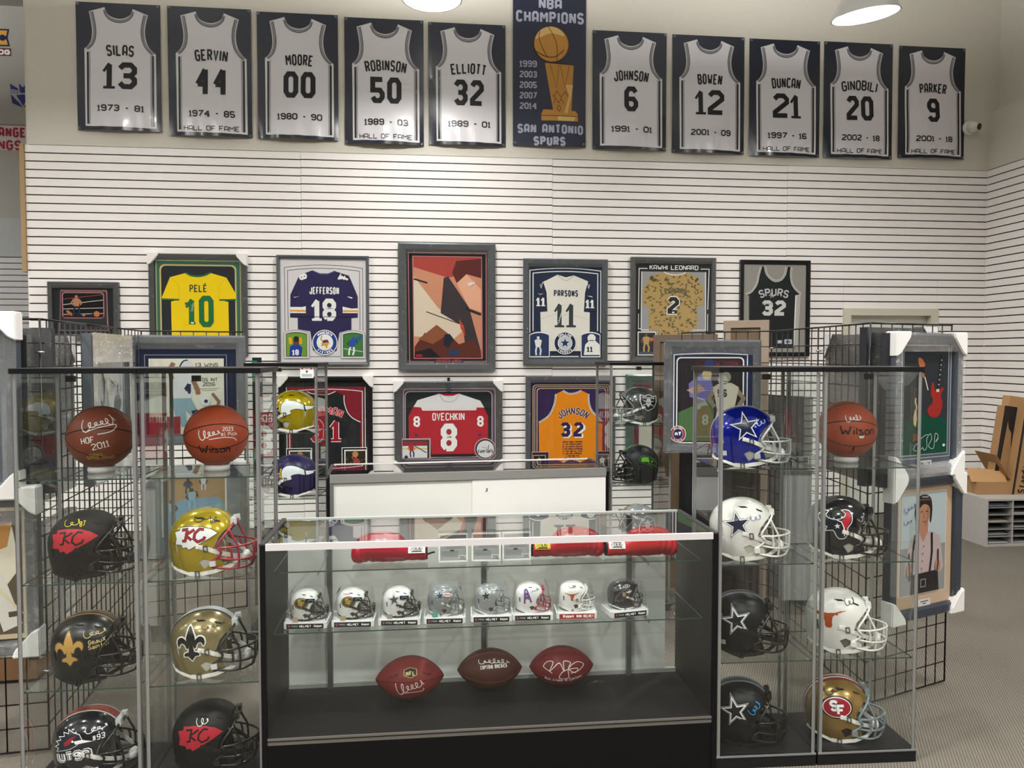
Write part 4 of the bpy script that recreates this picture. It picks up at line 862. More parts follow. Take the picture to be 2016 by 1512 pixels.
def l_horn(A):
    Wm, Km, Gm = mat('dfe5e8', .25), mat('1a1a1c', .3), mat('d8a820', .3)
    o = lambda P: hx(P, .01, .0, .015)
    body = o(cr([(4.8, -1.5), (3.6, -3.0), (1.0, -3.0), (-1.4, -.4), (-5.0, .6), (-9.0, .2), (-12.6, 1.2), (-12.8, 2.6), (-9.0, 2.6), (-5.0, 4.2), (-1.4, 5.0), (2.6, 4.4), (4.8, 2.0)], 3, True))
    A.stroke(Gm, o(cr([(5.6, 2.8), (5.9, -.6), (4.6, -3.0)], 3)), .008).stroke(Km, body, .004, True).poly(Wm, body).stroke(Km, o([(-8.2, 2.9), (-8.6, 1.4), (-9.2, -.2)]), .007)
def l_raid(A):
    Km, Sm = mat('141416', .3), mat('d4d6d8', .3)
    sh = [(-7.6, 5.0), (-4.6, 4.4), (-2.0, 5.4), (.6, 4.4), (3.2, 5.0), (3.2, 1.0), (1.6, -2.6), (-2.2, -4.6), (-5.8, -2.6), (-7.6, 1.0)]
    A.poly(Sm, hx([(x * 1.12 + .25, z * 1.12) for x, z in sh], .01, 0, .02)).poly(Km, hx(sh, .01, 0, .02)).text(Sm, 'RAIDERS', -.022, .056, .012, wd=.085, th=.24)
    A.stroke(Sm, hx([(-5.8, 1.8), (1.6, -1.4)], .01, 0, .02), .005).stroke(Sm, hx([(1.4, 1.8), (-6.0, -1.4)], .01, 0, .02), .005).poly(Sm, hx([(-3.8, 2.6), (-2.2, 3.4), (-.6, 2.6), (-.5, -.6), (-2.2, -2.6), (-3.9, -.6)], .01, 0, .02)).rect(Km, -.034, .024, -.012, .028)
def l_hawk(A):
    Gm, Nm, Lm = mat('4f9a20', .35), mat('171d24', .35), mat('63b52c', .35)
    o = lambda P: hx(P, .01, -.012, .012)
    out = o(cr([(3.4, 1.0), (3.2, 3.6), (.4, 4.8), (-4.0, 4.2), (-8.2, 2.2), (-10.8, -.6), (-11.4, -3.2), (-8.4, -2.6), (-5.0, -1.8), (-1.6, -.2), (1.2, .2)], 3, True))
    A.stroke(Gm, out, .0035, True).poly(Nm, out).poly(Lm, o([(2.7, 1.2), (2.6, 3.2), (.6, 4.1), (-2.2, 4.0), (-2.6, 2.6), (-3.2, 1.0), (-.6, 1.2), (1.4, .9)])).stroke(Gm, o(cr([(-3.4, 3.6), (-6.4, 2.4), (-9.4, -.4)], 3)), .003).stroke(Gm, o(cr([(-2.0, .4), (-5.6, -.4), (-10.2, -2.4)], 3)), .003).stroke(Gm, o([(-4.2, 1.9), (-5.6, 2.0), (-5.0, 1.2), (-4.0, 1.5)]), .0035).circ(Lm, -.062, .026, .005)
def l_utsa(A):
    Wm, Rm, Nm, Om = mat('ececec', .3), mat('8f2128', .4), mat('141c2c', .3), mat('2a3a66', .4)
    o = lambda P: hx(P, .01, -.04, .006)
    sp = [(4.6, 3.6), (3.6, 5.6), (1.4, 6.4), (-.4, 7.4), (-.2, 6.2), (-2.2, 6.6), (-1.8, 5.4), (-4.0, 5.2), (-3.2, 4.2), (-5.2, 3.6), (-4.0, 2.8), (-5.6, 1.8), (-4.2, 1.4), (-5.2, .2), (-2.6, .6), (0, 1.0), (2.4, 2.0)]
    A.stroke(Wm, o(sp), .004, True).poly(Nm, o(sp)).poly(Rm, o([(-2.2, 3.2), (.2, 4.8), (2.6, 5.4), (1.2, 4.0), (.2, 2.8), (-1.8, 2.0)])).poly(Wm, o([(1.6, 3.6), (4.6, 3.8), (8.4, 2.6), (5.2, 2.6), (2.2, 2.4)])).circ(Wm, -.028, .042, .004)
    A.text(Wm, 'UTSA', -.028, -.012, .034, wd=.125, th=.24, rot=.06, out=(Wm, .008)).text(Nm, 'UTSA', -.028, -.012, .032, wd=.12, th=.24, rot=.06, out=(Nm, .004)).text(Wm, 'UTSA', -.028, -.012, .03, wd=.115, th=.2, rot=.06)
def l_derrick(A):
    Bm, Rm = mat('4a4a92', .3), mat('b03040', .3)
    o = lambda P: hx(P, .01, -.03, .02)
    for m, w_ in ((Rm, .016), (Bm, .010)):
        A.strokes(m, [o([(-1.5, 6.0), (-2.2, -5.6)]), o([(.2, 6.0), (3.6, -4.6)]), o([(-1.6, 6.0), (.4, 6.0)]), o([(-1.6, 3.6), (1.0, 1.6)]), o([(.8, 3.6), (-1.7, 1.4)]), o([(-1.8, .8), (2.0, -1.6)]), o([(1.6, .6), (-2.0, -1.8)])], w_)
def l_raven(A):
    Km, Gm, Pm = mat('241a3c', .3), mat('b8a05a', .35), mat('d8d8da', .3)
    o = lambda P: hx(P, .01, -.02, .0)
    P = o(cr([(6.8, 4.0), (3.0, 5.6), (-1.6, 5.0), (-5.0, 2.6), (-7.6, -1.2), (-8.2, -4.4), (-6.0, -2.6), (-5.6, -4.6), (-3.4, -2.4), (-2.6, -4.0), (-.8, -1.4), (1.4, -.6), (3.2, 1.2)], 3, True))
    A.stroke(Gm, P, .004, True).poly(Km, P).poly(Pm, o([(6.6, 4.0), (3.8, 4.6), (1.6, 3.2), (3.6, 2.6)])).text(Gm, 'B', -.03, .018, .036, wd=.026, th=.2).stroke(Pm, o([(1.0, 4.2), (2.2, 3.6), (.8, 3.0)]), .003)
def helmet(label, loc, rz, shell, mask, strap='e6e4de', logo=None, ink=None, stripes=None, rough=.18, metal=0, liner='3b3a3a', s=1, pitch=-5, side_=-1, group=None, pad=None, sticker=0, cat='helmet', name='football_helmet', straps=True, bump_c=None):
    t = thing(name, label, cat, (loc[0], loc[1], loc[2] + .1215 * s), group=group or ('mini helmets in clear cases' if s < .9 else 'football helmets in the glass towers'), rot=(0, R(pitch), rz), scale=s)
    sm = mat(shell, rough, metal, .6 if rough < .3 else 0)
    def part(nm, me, m):
        me2 = me.copy(); me2.name = nm; me2.materials.clear(); me2.materials.append(m)
        for p in me2.polygons: p.use_smooth = nm not in ('mask_clips', 'strap_buckles', 'chin_strap', 'neck_bumper')
        return link(bpy.data.objects.new(nm, me2), t)
    part('shell', SHELL, sm); part('padding', LINER, mat(liner, .75))
    mm = mat(mask, .3, .1, .4)
    part('facemask', PM['facemask'], mm); part('mask_clips', PM['mask_clips'], mat(pad or mask, .2, 0, .3))
    part('front_bumper', PM['front_bumper'], mat(pad or mask, .3)); part('neck_bumper', PM['neck_bumper'], mat(bump_c or strap, .4))
    if straps:
        part('chin_strap', PM['chin_strap'], mat(strap, .45)); part('strap_buckles', PM['strap_buckles'], mat('55544f' if strap != '1a1a1c' else '2a2a2c', .3, .6))
    if stripes: stripe_obj(t, [(w_, mat(c, rough, 0, .3)) for w_, c in stripes])
    sg = side_
    fm = (lambda u, v, h: (u, -(side(u, v) + h), v)) if sg < 0 else (lambda u, v, h: (u, side(u, v) + h, v))
    A = Art(); vents(A); A.build('vents', t, fm, .012, .0004)
    if logo:
        A = Art(); logo(A)
        A.build('logo', t, fm, .012, .0008, .0003, smooth=False)
    if ink:
        A = Art(); ink(A); A.build('signature', t, fm, .012, .0028, .0002)
    if sticker:
        A = Art(); A.rect(mat('d8dade', .3, .3), -.1, -.072, -.078, -.052); A.build('sticker', t, fm, .012, .001)
    return t
def ink_sig(c, x, z, w, h, seed, loops=4, wd=.0022, rot=0, txt=None):
    m = mat(c, .4)
    def f(A):
        A.sig(m, x, z, w, h, seed, wd, rot, loops)
        for q in txt or (): A.text(m, q[0], q[1], q[2], q[3], th=.14, rot=q[4] if len(q) > 4 else 0, wd=q[5] if len(q) > 5 else None)
    return f
def flipx(fn):
    """logo drawn for the left-facing side: same picture, letters unmirrored"""
    def f(A):
        B = Art(); fn(B); A.L += [(m, [[(-x, y) for x, y in p] for p in ps]) for m, ps in B.L]
    return f

# ------------------------------------------------------------------ glass towers
TOPB = mat('101113', .35); ALU = mat('a4a6a6', .35, .7); BASEB = mat('19191b', .4)
def tower(label, x, y, rz, w=.426, d=.364, h=1.63, front='left', shelves=(1.22, .832, .432), group=None, hinge='right'):
    t = thing('glass_tower_cabinet', label, 'display cabinet', (x, y, 0), rz, group='glass tower cabinets')
    boxes('top_panel', [(0, w, 0, d, h - .02, h)], TOPB, t, .0015)
    bm = bmesh.new(); quad(bm, [(0, 0, h + .0006), (w, 0, h + .0006), (w, .004, h + .0006), (0, .004, h + .0006)]); obj('edge_strip', bm, ALU, t)
    boxes('base', [(.003, w - .003, .004, d - .004, 0, .052)], BASEB, t, .0015)
    boxes('base_rim', [(.003, w - .003, .002, .006, .046, .053)], ALU, t)
    i = .014; z0, z1 = .053, h - .022
    for nm, q in (('front_pane', [(i, i, z0), (w - i, i, z0), (w - i, i, z1), (i, i, z1)]), ('back_pane', [(i, d - i, z0), (w - i, d - i, z0), (w - i, d - i, z1), (i, d - i, z1)]),
                  ('side_pane', [(i, i + .003, z0), (i, d - i, z0), (i, d - i, z1), (i, i + .003, z1)]), ('side_pane', [(w - i, i + .003, z0), (w - i, d - i, z0), (w - i, d - i, z1), (w - i, i + .003, z1)])):
        bm = bmesh.new(); quad(bm, q); obj(nm, bm, GLASS, t)
    r = .007
    for cx, cy in ((i, i), (w - i, i), (i, d - i), (w - i, d - i)):
        boxes('corner_profile', [(cx - r, cx + r, cy - r, cy - r + .003, z0, z1), (cx - r if cx < w / 2 else cx + r - .003, cx - r + .003 if cx < w / 2 else cx + r, cy - r, cy + r, z0, z1)], ALU, t)
    for z in shelves:
        bm = bmesh.new(); a, b, c, e = i + .004, w - i - .004, i + .006, d - i - .004
        quad(bm, [(a, c, z), (b, c, z), (b, e, z), (a, e, z)], 0)
        for p, q in (((a, c), (b, c)), ((b, c), (b, e)), ((b, e), (a, e)), ((a, e), (a, c))): quad(bm, [(*p, z - .005), (*q, z - .005), (*q, z), (*p, z)], 1)
        obj('shelf', bm, [GLASS, EDGE], t)
        boxes('shelf_clip', [(xx - .006, xx + .006, yy - .006, yy + .006, z - .014, z - .005) for xx in (a + .002, b - .002) for yy in (c + .03, e - .03)], mat('c9c9c9', .3, .6), t)
    boxes('lock', [(w * .5 - .03, w * .5, i - .006, i + .012, h - .05, h - .028)], mat('17171a', .3), t)
    return t
TL = [(-1.508, 2.967, R(.5)), (-1.508 + .443 * math.cos(R(.5)), 2.967 + .443 * math.sin(R(.5)), R(.5))]
TR_ = [(1.148, 2.955, R(-2)), (1.148 + .427 * math.cos(R(-2)), 2.955 + .427 * math.sin(R(-2)), R(-2))]
tower('front glass tower at far left, basketball on top shelf and dark helmets', *TL[0], w=.441)
tower('front glass tower left of the counter, gold helmets inside', *TL[1], w=.441)
tower('front glass tower right of the counter, four star helmets inside', *TR_[0], w=.425)
tower('rightmost front glass tower, basketball above three helmets', *TR_[1], w=.425)
RL = (-1.065, 4.62, R(-2.5)); RR_ = (1.155, 4.84, R(3))
tower('rear glass tower left of the white-backed counter', *RL); tower('rear glass tower right of the white-backed counter', *RR_)
def place(base, u, v, z):
    x, y, a = base; return (x + u * math.cos(a) - v * math.sin(a), y + u * math.sin(a) + v * math.cos(a), z)
# notice card on the rear left tower
px_, py_, _ = place(RL, .36, .012, 0)
t = thing('notice_card', 'small white notice card with red heading inside rear left tower', 'card', (px_, py_, 1.575), RL[2])
boxes('card', [(-.038, .038, -.001, .0, -.032, .032)], WHITE, t)
A = Art(); A.rect(mat('a04a5a', .5), -.033, .018, .033, .028).text(WHITE, 'NOTICE', 0, .023, .008, wd=.04, th=.2).star(mat('26304a', .5), 0, .006, .01)
for k in range(3): A.stroke(mat('6a86a8', .5), [(-.03, -.01 - .006 * k), (.03, -.01 - .006 * k)], .002)
A.build('print', t, flat(-.0012), eps=.0001)

# ------------------------------------------------------------------ glass counters
SIDE = mat('18191a', .5, bump=.05, bscale=120); BLK = mat('070709', .4); TRW = mat('d9d6d6', .35, .2); DARKTR = mat('3b3a3c', .4, .3)
def counter(label, x, y, rz, w=1.778, d=.46, h=.965, shelves=((.835, .35), (.60, .37)), back=False):
    t = thing('glass_display_counter', label, 'display counter', (x, y, 0), rz, group='glass counters')
    if not back:
        boxes('side_panel', [(0, .018, 0, d, .1, h - .004)], SIDE, t); boxes('side_panel', [(w - .018, w, 0, d, .1, h - .004)], SIDE, t)
        boxes('front_post', [(-.002, .019, -.006, 0, .0, h - .002)], BLK, t); boxes('front_post', [(w - .017, w + .004, -.006, 0, .0, h - .002)], BLK, t)
        boxes('deck', [(.018, w - .018, 0, d, .205, .22)], mat('131314', .6, bump=.1, bscale=200), t)
        boxes('deck_edge', [(.019, w - .017, -.006, .0, .214, .222), (.019, w - .017, -.004, 0, .196, .208)], mat('77736e', .35, .5), t)
        boxes('kick_panel', [(.019, w - .017, -.003, .012, .0, .196)], BLK, t); boxes('bottom', [(.018, w - .018, .02, d, 0, .2)], BLK, t)
        bm = bmesh.new(); quad(bm, [(.02, .001, .222), (w - .02, .001, .222), (w - .02, .001, h - .03), (.02, .001, h - .03)]); obj('front_pane', bm, GLASS, t)
        boxes('front_rail', [(.02, w - .018, -.008, .006, h - .022, h + .003)], TRW, t)
        boxes('side_trim', [(-.004, .016, -.006, d, h - .004, h + .004)], DARKTR, t); boxes('side_trim', [(w - .016, w + .004, -.006, d, h - .004, h + .004)], DARKTR, t)
        boxes('back_rail', [(.016, w - .016, d - .016, d, h - .006, h + .004)], mat('c5cfca', .35, .3), t)
        wm = mat('c9cac5', .35); boxes('sliding_door', [(.02, w * .52, d - .006, d - .002, .24, h - .01)], wm, t); boxes('sliding_door', [(w * .5, w - .07, d - .012, d - .008, .24, h - .01)], wm, t)
        boxes('door_track', [(.02, w - .02, d - .018, d, .22, .238)], mat('b9bcb8', .35, .5), t)
        for xx in (.19, .86, 1.52): boxes('shelf_standard', [(xx, xx + .022, d - .045, d - .025, .222, h - .006)], mat('76787a', .35, .8), t)
    else:    # seen from the staff side: white sliding doors, black posts, grey rail
        boxes('end_post', [(0, .018, 0, .02, 0, h - .02)], BLK, t); boxes('end_post', [(w - .02, w, 0, .02, 0, h - .02)], BLK, t)
        boxes('side_panel', [(0, .012, .02, d, .1, h - .03)], SIDE, t); boxes('side_panel', [(w - .012, w, .02, d, .1, h - .03)], SIDE, t)
        boxes('staff_rail', [(.018, w - .02, -.004, .03, h - .048, h)], mat('a2a29e', .35, .5), t)
        boxes('sliding_door', [(.04, w * .52, .012, .018, .1, h - .05)], mat('dfe0da', .35), t); boxes('sliding_door', [(w * .5, w - .022, .004, .01, .1, h - .05)], mat('e6e6e1', .35), t)
        boxes('door_stile', [(.018, .04, 0, .02, .1, h - .05)], mat('8c8c8a', .35, .6), t)
        A = Art(); A.text(mat('3a3a3a', .5), 'E', 0, 0, .02, wd=.014, th=.2, rot=2.9); A.build('sticker', t, lambda u, v, hh: (.955 + u, .0035 - hh, .85 + v))
        boxes('side_trim', [(-.002, .018, 0, d, h - .004, h + .003)], DARKTR, t); boxes('side_trim', [(w - .018, w + .002, 0, d, h - .004, h + .003)], DARKTR, t)
        boxes('front_rail', [(.018, w - .018, d - .014, d, h - .004, h + .004)], mat('f0efe8', .3), t)
        boxes('bottom', [(.018, w - .018, .02, d, 0, .12)], BLK, t)
    bm = bmesh.new(); quad(bm, [(.016, .004, h), (w - .016, .004, h), (w - .016, d - .01, h), (.016, d - .01, h)]); obj('top_glass', bm, film('counter_top_glass', (.94, .965, .95), 1.9), t)
    for z, dd in shelves if not back else ():
        bm = bmesh.new(); a, b, c, e = .03, w - .03, d - .02 - dd, d - .02
        quad(bm, [(a, c, z), (b, c, z), (b, e, z), (a, e, z)], 0)
        for p, q in (((a, c), (b, c)), ((b, c), (b, e)), ((a, e), (a, c))): quad(bm, [(*p, z - .005), (*q, z - .005), (*q, z), (*p, z)], 1)
        obj('shelf', bm, [GLASS, EDGE], t)
        for xx in (.195, .865, 1.525):
            boxes('shelf_bracket', [(xx, xx + .004, c + .01, d - .04, z - .02, z - .006)], mat('9a9c9c', .3, .8), t)
    return t
CO = (-.630, 2.961, 0); CB = (-.6, 4.636, R(3.6))
counter('long black-sided glass counter at front centre', *CO); counter('rear counter seen from its white sliding-door side', *CB, w=1.735, d=.46, back=True)

# ------------------------------------------------------------------ balls
def sph(r): 
    return lambda u, v, h: Vector((math.sin(u / r) * math.cos(v / r), -math.cos(u / r) * math.cos(v / r), math.sin(v / r))) * (r + h)
def basketball(label, loc, r, col, roll, yaw, seams, art, base=True, tone='1c1410'):
    t = thing('basketball', label, 'ball', (loc[0], loc[1], loc[2] + r + .018), group='signed basketballs', rot=(0, 0, yaw))
    bm = bmesh.new(); bmesh.ops.create_uvsphere(bm, u_segments=64, v_segments=40, radius=r); obj('cover', bm, mat(col, .45, bump=.35, bscale=420), t, True)
    bm = bmesh.new(); Mx = Matrix.Rotation(roll[0] , 3, 'Y') @ Matrix.Rotation(roll[1], 3, 'Z')
    for a in seams:      # great circles through the two side poles
        ca, sa = math.cos(R(a)), math.sin(R(a))
        tube(bm, [Mx @ (Vector((math.cos(q), -math.sin(q) * ca, math.sin(q) * sa)) * (r - .0012)) for q in [2 * PI * k / 72 for k in range(72)]], .0024, 6, True)
    obj('seam', bm, mat(tone, .6), t)
    for nm, fn in art:
        A = Art(); fn(A); A.build(nm, t, sph(r), .012, .0006, .0002)
    if base:
        bm = bmesh.new(); lathe(bm, [(.038, -.012), (.047, -.012), (.05, -.0), (.047, .014), (.036, .008), (.036, -.012)], 28); o = obj('display_ring', bm, mat('dcdcda', .4), t); o.location = (0, 0, -r - .006)
    return t
SILV, GOLDI = mat('e6e3dc', .35), mat('b59a3a', .4)
def w_sig1(A):
    A.sig(SILV, -.02, .062, .12, .05, 23, .0035, .2, 5); A.stroke(SILV, cr([(-.06, .03), (-.02, .045), (.05, .055), (.03, .03), (-.02, .02)], 4), .0035)
    A.text(SILV, 'HOF', -.055, -.002, .024, th=.13, wd=.048, rot=.15).text(SILV, '2011', -.012, -.022, .026, th=.13, wd=.062, rot=.25)
def w_sp(A): A.text(GOLDI, 'NBA', -.03, -.062, .014, wd=.05, th=.16).text(GOLDI, 'SPALDING', -.012, -.076, .017, wd=.12, th=.2)
def w_wil(x, z, k=1):
    def f(A):
        K = mat('171210', .5); A.text(K, 'W', x - .05 * k, z + .003, .036 * k, wd=.042 * k, th=.17).text(K, 'ilson', x + .018 * k, z, .03 * k, wd=.086 * k, th=.17, gap=1.2)
    return f
def w_nba(A): A.rect(mat('2a1512', .5), -.005, -.092, .006, -.07).circ(mat('2a1512', .5), .002, -.066, .005).text(mat('2a1512', .5), 'NBA', .0, -.1, .008, wd=.02)
p = place(TL[0], .235, .2, 1.22)
basketball('dark brown signed basketball on the far left tower top shelf', p, .121, '7c4230', (R(4), R(2)), R(26), (20, -34, 76), [('signature', w_sig1), ('maker_print', w_sp)])
def w_sig2(A):
    A.sig(SILV, -.032, .016, .07, .034, 41, .0035, .12, 4).text(SILV, '2023', .042, .034, .016, th=.14, wd=.044, rot=-.02).text(SILV, '#1 Pick', .046, .014, .015, th=.14, wd=.066, rot=.02)
    A.stroke(SILV, cr([(-.03, -.004), (.02, .002), (.06, -.002), (.076, -.014)], 4), .003)
p = place(TL[1], .228, .2, 1.22)
basketball('bright orange signed basketball on the top shelf above the gold helmets', p, .121, 'a8492b', (R(-3), R(0)), R(16), (26, -20, 74), [('signature', w_sig2), ('maker_print', w_wil(-.006, -.046, .98))])
def w_sig3(A): A.sig(SILV, -.005, .058, .062, .03, 52, .0032, .08, 4)
def w_cert(A): A.poly(mat('d8d8d6', .3), [(.016, -.016), (.04, -.016), (.036, -.026), (.02, -.026)])
p = place(TR_[1], .205, .2, 1.22)
basketball('orange signed basketball on top shelf of the rightmost tower', p, .121, 'ab4c2c', (R(2), R(0)), R(-14), (22, -30, 70), [('signature', w_sig3), ('maker_print', w_wil(.02, .004, 1.15)), ('certificate_sticker', w_cert), ('league_mark', w_nba)])
def football(label, loc, yaw, col, roll, art, L=.142, r=.086, seamc='3a1714'):
    prof = lambda q: r * (1 - abs(q) ** 2.05) ** .78
    t = thing('football', label, 'ball', (loc[0], loc[1], loc[2] + r + .004), group='signed footballs', rot=(0, 0, yaw))
    bm = bmesh.new(); n = 30
    P = [(max(0, prof(math.sin(PI / 2 * (-1 + 2 * k / n)))), L * math.sin(PI / 2 * (-1 + 2 * k / n))) for k in range(n + 1)]
    lathe(bm, P, 40); bmesh.ops.remove_doubles(bm, verts=bm.verts, dist=1e-5); bmesh.ops.rotate(bm, verts=bm.verts, matrix=Matrix.Rotation(R(90), 3, 'Y')); obj('cover', bm, mat(col, .5, bump=.3, bscale=320), t, True)
    bm = bmesh.new()
    for a0 in (roll, roll + PI / 2, roll + PI, roll - PI / 2):
        tube(bm, [(L * math.sin(q), -math.cos(a0) * max(.001, prof(math.sin(q))), math.sin(a0) * max(.001, prof(math.sin(q)))) for q in [PI / 2 * (-1 + k / 12) for k in range(25)]], .0011, 4)
    obj('seam', bm, mat(seamc, .7), t)
    fm = lambda u, v, h: (u, -math.cos(v / r) * (prof(u / L) + h), math.sin(v / r) * (prof(u / L) + h))
    for nm, fn in art:
        A = Art(); fn(A); A.build(nm, t, fm, .014, .0006, .0002)
    bm = bmesh.new(); lathe(bm, [(.022, .0), (.028, .0), (.024, .012), (.02, .012)], 16); o = obj('stand_ring', bm, CLEAR, t); o.location = (0, 0, -r - .004)
    return t
def f1(A):
    K, Gd = mat('17130f', .4), mat('c8b870', .35)
    sh = [(-.024, .066), (-.012, .069), (0, .073), (.012, .069), (.024, .066), (.024, .044), (0, .034), (-.024, .044)]
    A.poly(Gd, [(x * 1.12, .054 + (z - .054) * 1.12) for x, z in sh]).poly(K, sh).text(Gd, 'NFL', 0, .05, .018, wd=.038, th=.24)
    A.text(mat('3a1714', .6), 'WILSON', -.068, .046, .01, wd=.036, rot=.28).text(mat('3a1714', .6), 'THE DUKE', .068, .048, .01, wd=.04, rot=-.26)
def f1s(A):
    A.sig(SILV, -.006, -.006, .1, .05, 61, .0026, .18, 5); A.stroke(SILV, cr([(-.04, -.035), (0, -.028), (.05, -.03), (.052, -.016)], 4), .0024)
def f2s(A): A.sig(SILV, .01, .062, .12, .022, 66, .0024, -.02, 6).text(SILV, 'CAPTAIN AMERICA', .012, .04, .017, wd=.115, th=.16, rot=.05)
def f3s(A):
    A.stroke(SILV, cr([(-.05, .0), (-.085, .03), (-.07, .055), (-.045, .05), (-.06, .01), (-.02, .045), (.0, .01), (.0, .05), (.03, .045), (.02, .02), (.05, .0), (.06, .02), (.0, .012), (-.02, -.02), (.02, -.02), (.02, .02), (.06, .05), (.09, .04), (.07, .01), (.03, .0)], 4), .0032)
    A.text(SILV, 'Bus stops in Canton!', 0, -.03, .015, wd=.16, th=.16, rot=.04)
football('reddish football with gold shield print, leftmost in the counter', (-.082, 3.25, .22), R(3), '7a2c2a', R(10), [('shield_print', f1), ('signature', f1s)], L=.143, r=.089)
football('dark brown football signed in silver, middle of three in counter', (.262, 3.315, .22), R(0), '4a281e', R(-20), [('signature', f2s)], seamc='75503e')
football('brick red football signed in silver, right of three in counter', (.578, 3.31, .22), R(-2), '6f2226', R(-16), [('signature', f3s)], seamc='8a3a38')
# clear brackets lying behind the footballs
bm = bmesh.new(); tube(bm, [(0, 0, 0), (.05, .01, .008), (.1, .0, .004)], .004, 6); o = obj('clear_bracket', bm, CLEAR, None, loc=(.69, 3.30, .226)); tag(o, 'clear plastic bracket lying right of the brick red football', 'bracket')

# ------------------------------------------------------------------ boxing gloves
def glove(label, loc, flip, col, lab, seed, rz=0):
    """local: cuff at +x, fist at -x when flip=1"""
    t = thing('boxing_glove', label, 'boxing glove', loc, rz, 'boxing gloves on the counter shelf')
    F = flip
    secs = [(.150, .034, .029, .034), (.120, .036, .031, .036), (.088, .040, .034, .037), (.066, .048, .043, .046), (.040, .057, .054, .054), (.0, .062, .060, .062), (-.045, .063, .060, .064), (-.080, .062, .056, .064), (-.110, .055, .053, .062), (-.132, .046, .044, .054), (-.147, .040, .026, .038), (-.151, .038, .008, .014)]
    C_ = cr([(a, b, c, d) for a, b, c, d in secs], 4)
    bm = bmesh.new(); rings = []; N = 28
    for i, q in enumerate(C_):
        x, zc, rz_, ry = q; row = []
        for k in range(N):
            a = 2 * PI * k / N; pl = 0
            if x < .005: pl = .0035 * math.sin(a * 11 + seed) * min(1, (.005 - x) / .05) * max(0, .2 + math.sin(a + 1.2))
            wr = .001 * math.sin(x * 160 + 3 * math.cos(a)) + .0045 * math.sin(x * 250 + 2.2 * math.sin(a) + seed) * math.exp(-((x + .085) / .042) ** 2) * max(0, .25 - math.cos(a)) * .8
            row.append(bm.verts.new((x * F, (ry + pl + wr) * math.cos(a), zc + (rz_ + pl + wr) * math.sin(a))))
        rings.append(row)
    for a, b in zip(rings, rings[1:]):
        for k in range(N): bm.faces.new((a[k], a[(k + 1) % N], b[(k + 1) % N], b[k]))
    bm.faces.new(rings[0]); bm.faces.new(rings[-1]); bmesh.ops.recalc_face_normals(bm, faces=bm.faces)
    # curl of the fingers under the fist
    ell(bm, (-.118 * F, -.01, .036), (.03, .048, .034), 20, 12)
    obj('padded_fist', bm, mat(col, .3, bump=.25, bscale=45), t, True)
    bm = bmesh.new(); P = cr([(.04, .05, .055), (.0, .066, .05), (-.04, .068, .042), (-.078, .062, .034), (-.1, .05, .03)], 4); tube(bm, [(x * F, y, z) for x, y, z in P], [.010 + .012 * math.sin(PI * min(1, .25 + i / (len(P) - 1) * .8)) for i in range(len(P))], 12); obj('thumb', bm, mat(col, .3, bump=.25, bscale=45), t, True)
    bm = bmesh.new(); tube(bm, [(.149 * F, 0, .04), (.156 * F, 0, .04)], .033, 18); obj('cuff_binding', bm, mat('141416', .5), t)
    bm = bmesh.new(); tube(bm, [(x * F, y, z) for x, y, z in cr([(.156, -.01, .03), (.17, -.014, .036), (.185, -.016, .04)], 3)], .004, 6); obj('lace_end', bm, mat('141416', .6), t)
    A = Art(); K = mat('1a1a1a', .5); bg = mat('eceae6' if lab == 'w' else 'e6d23a', .4)
    A.rect(mat('b01a20', .5) if lab != 'w' else WHITE, -.034, -.019, .034, .019).rect(bg, -.031, -.017, .031, .017)
    if lab != 'w': A.border(mat('4a4a20', .5), -.028, -.014, .028, .014, .002)
    A.text(K, 'EVERLAST', 0, 0, .014, wd=.048, th=.2).poly(K, [(-.024, .012), (.024, .012), (.016, .008), (-.016, .008)]).poly(K, [(-.024, -.012), (.024, -.012), (.016, -.008), (-.016, -.008)])
    A.build('cuff_label', t, lambda u, v, h: (.112 * F + u, -(.039 + h) * math.cos(.5 + v / .04), .042 + (.034 + h) * math.sin(.5 + v / .04)), .01, .002, .0003)
    return t
GZ = .8365
glove('dark pink-red boxing glove with fist to the left, on counter top shelf', (-.161, 3.15, GZ), 1, 'a3162a', 'w', 1)
glove('crimson boxing glove with a yellow cuff label, on counter top shelf', (.577, 3.15, GZ), -1, '9c1a26', 'y', 2)
glove('bright red boxing glove at the right end of the counter top shelf', (.885, 3.13, GZ), -1, 'b3222a', 'w', 3)
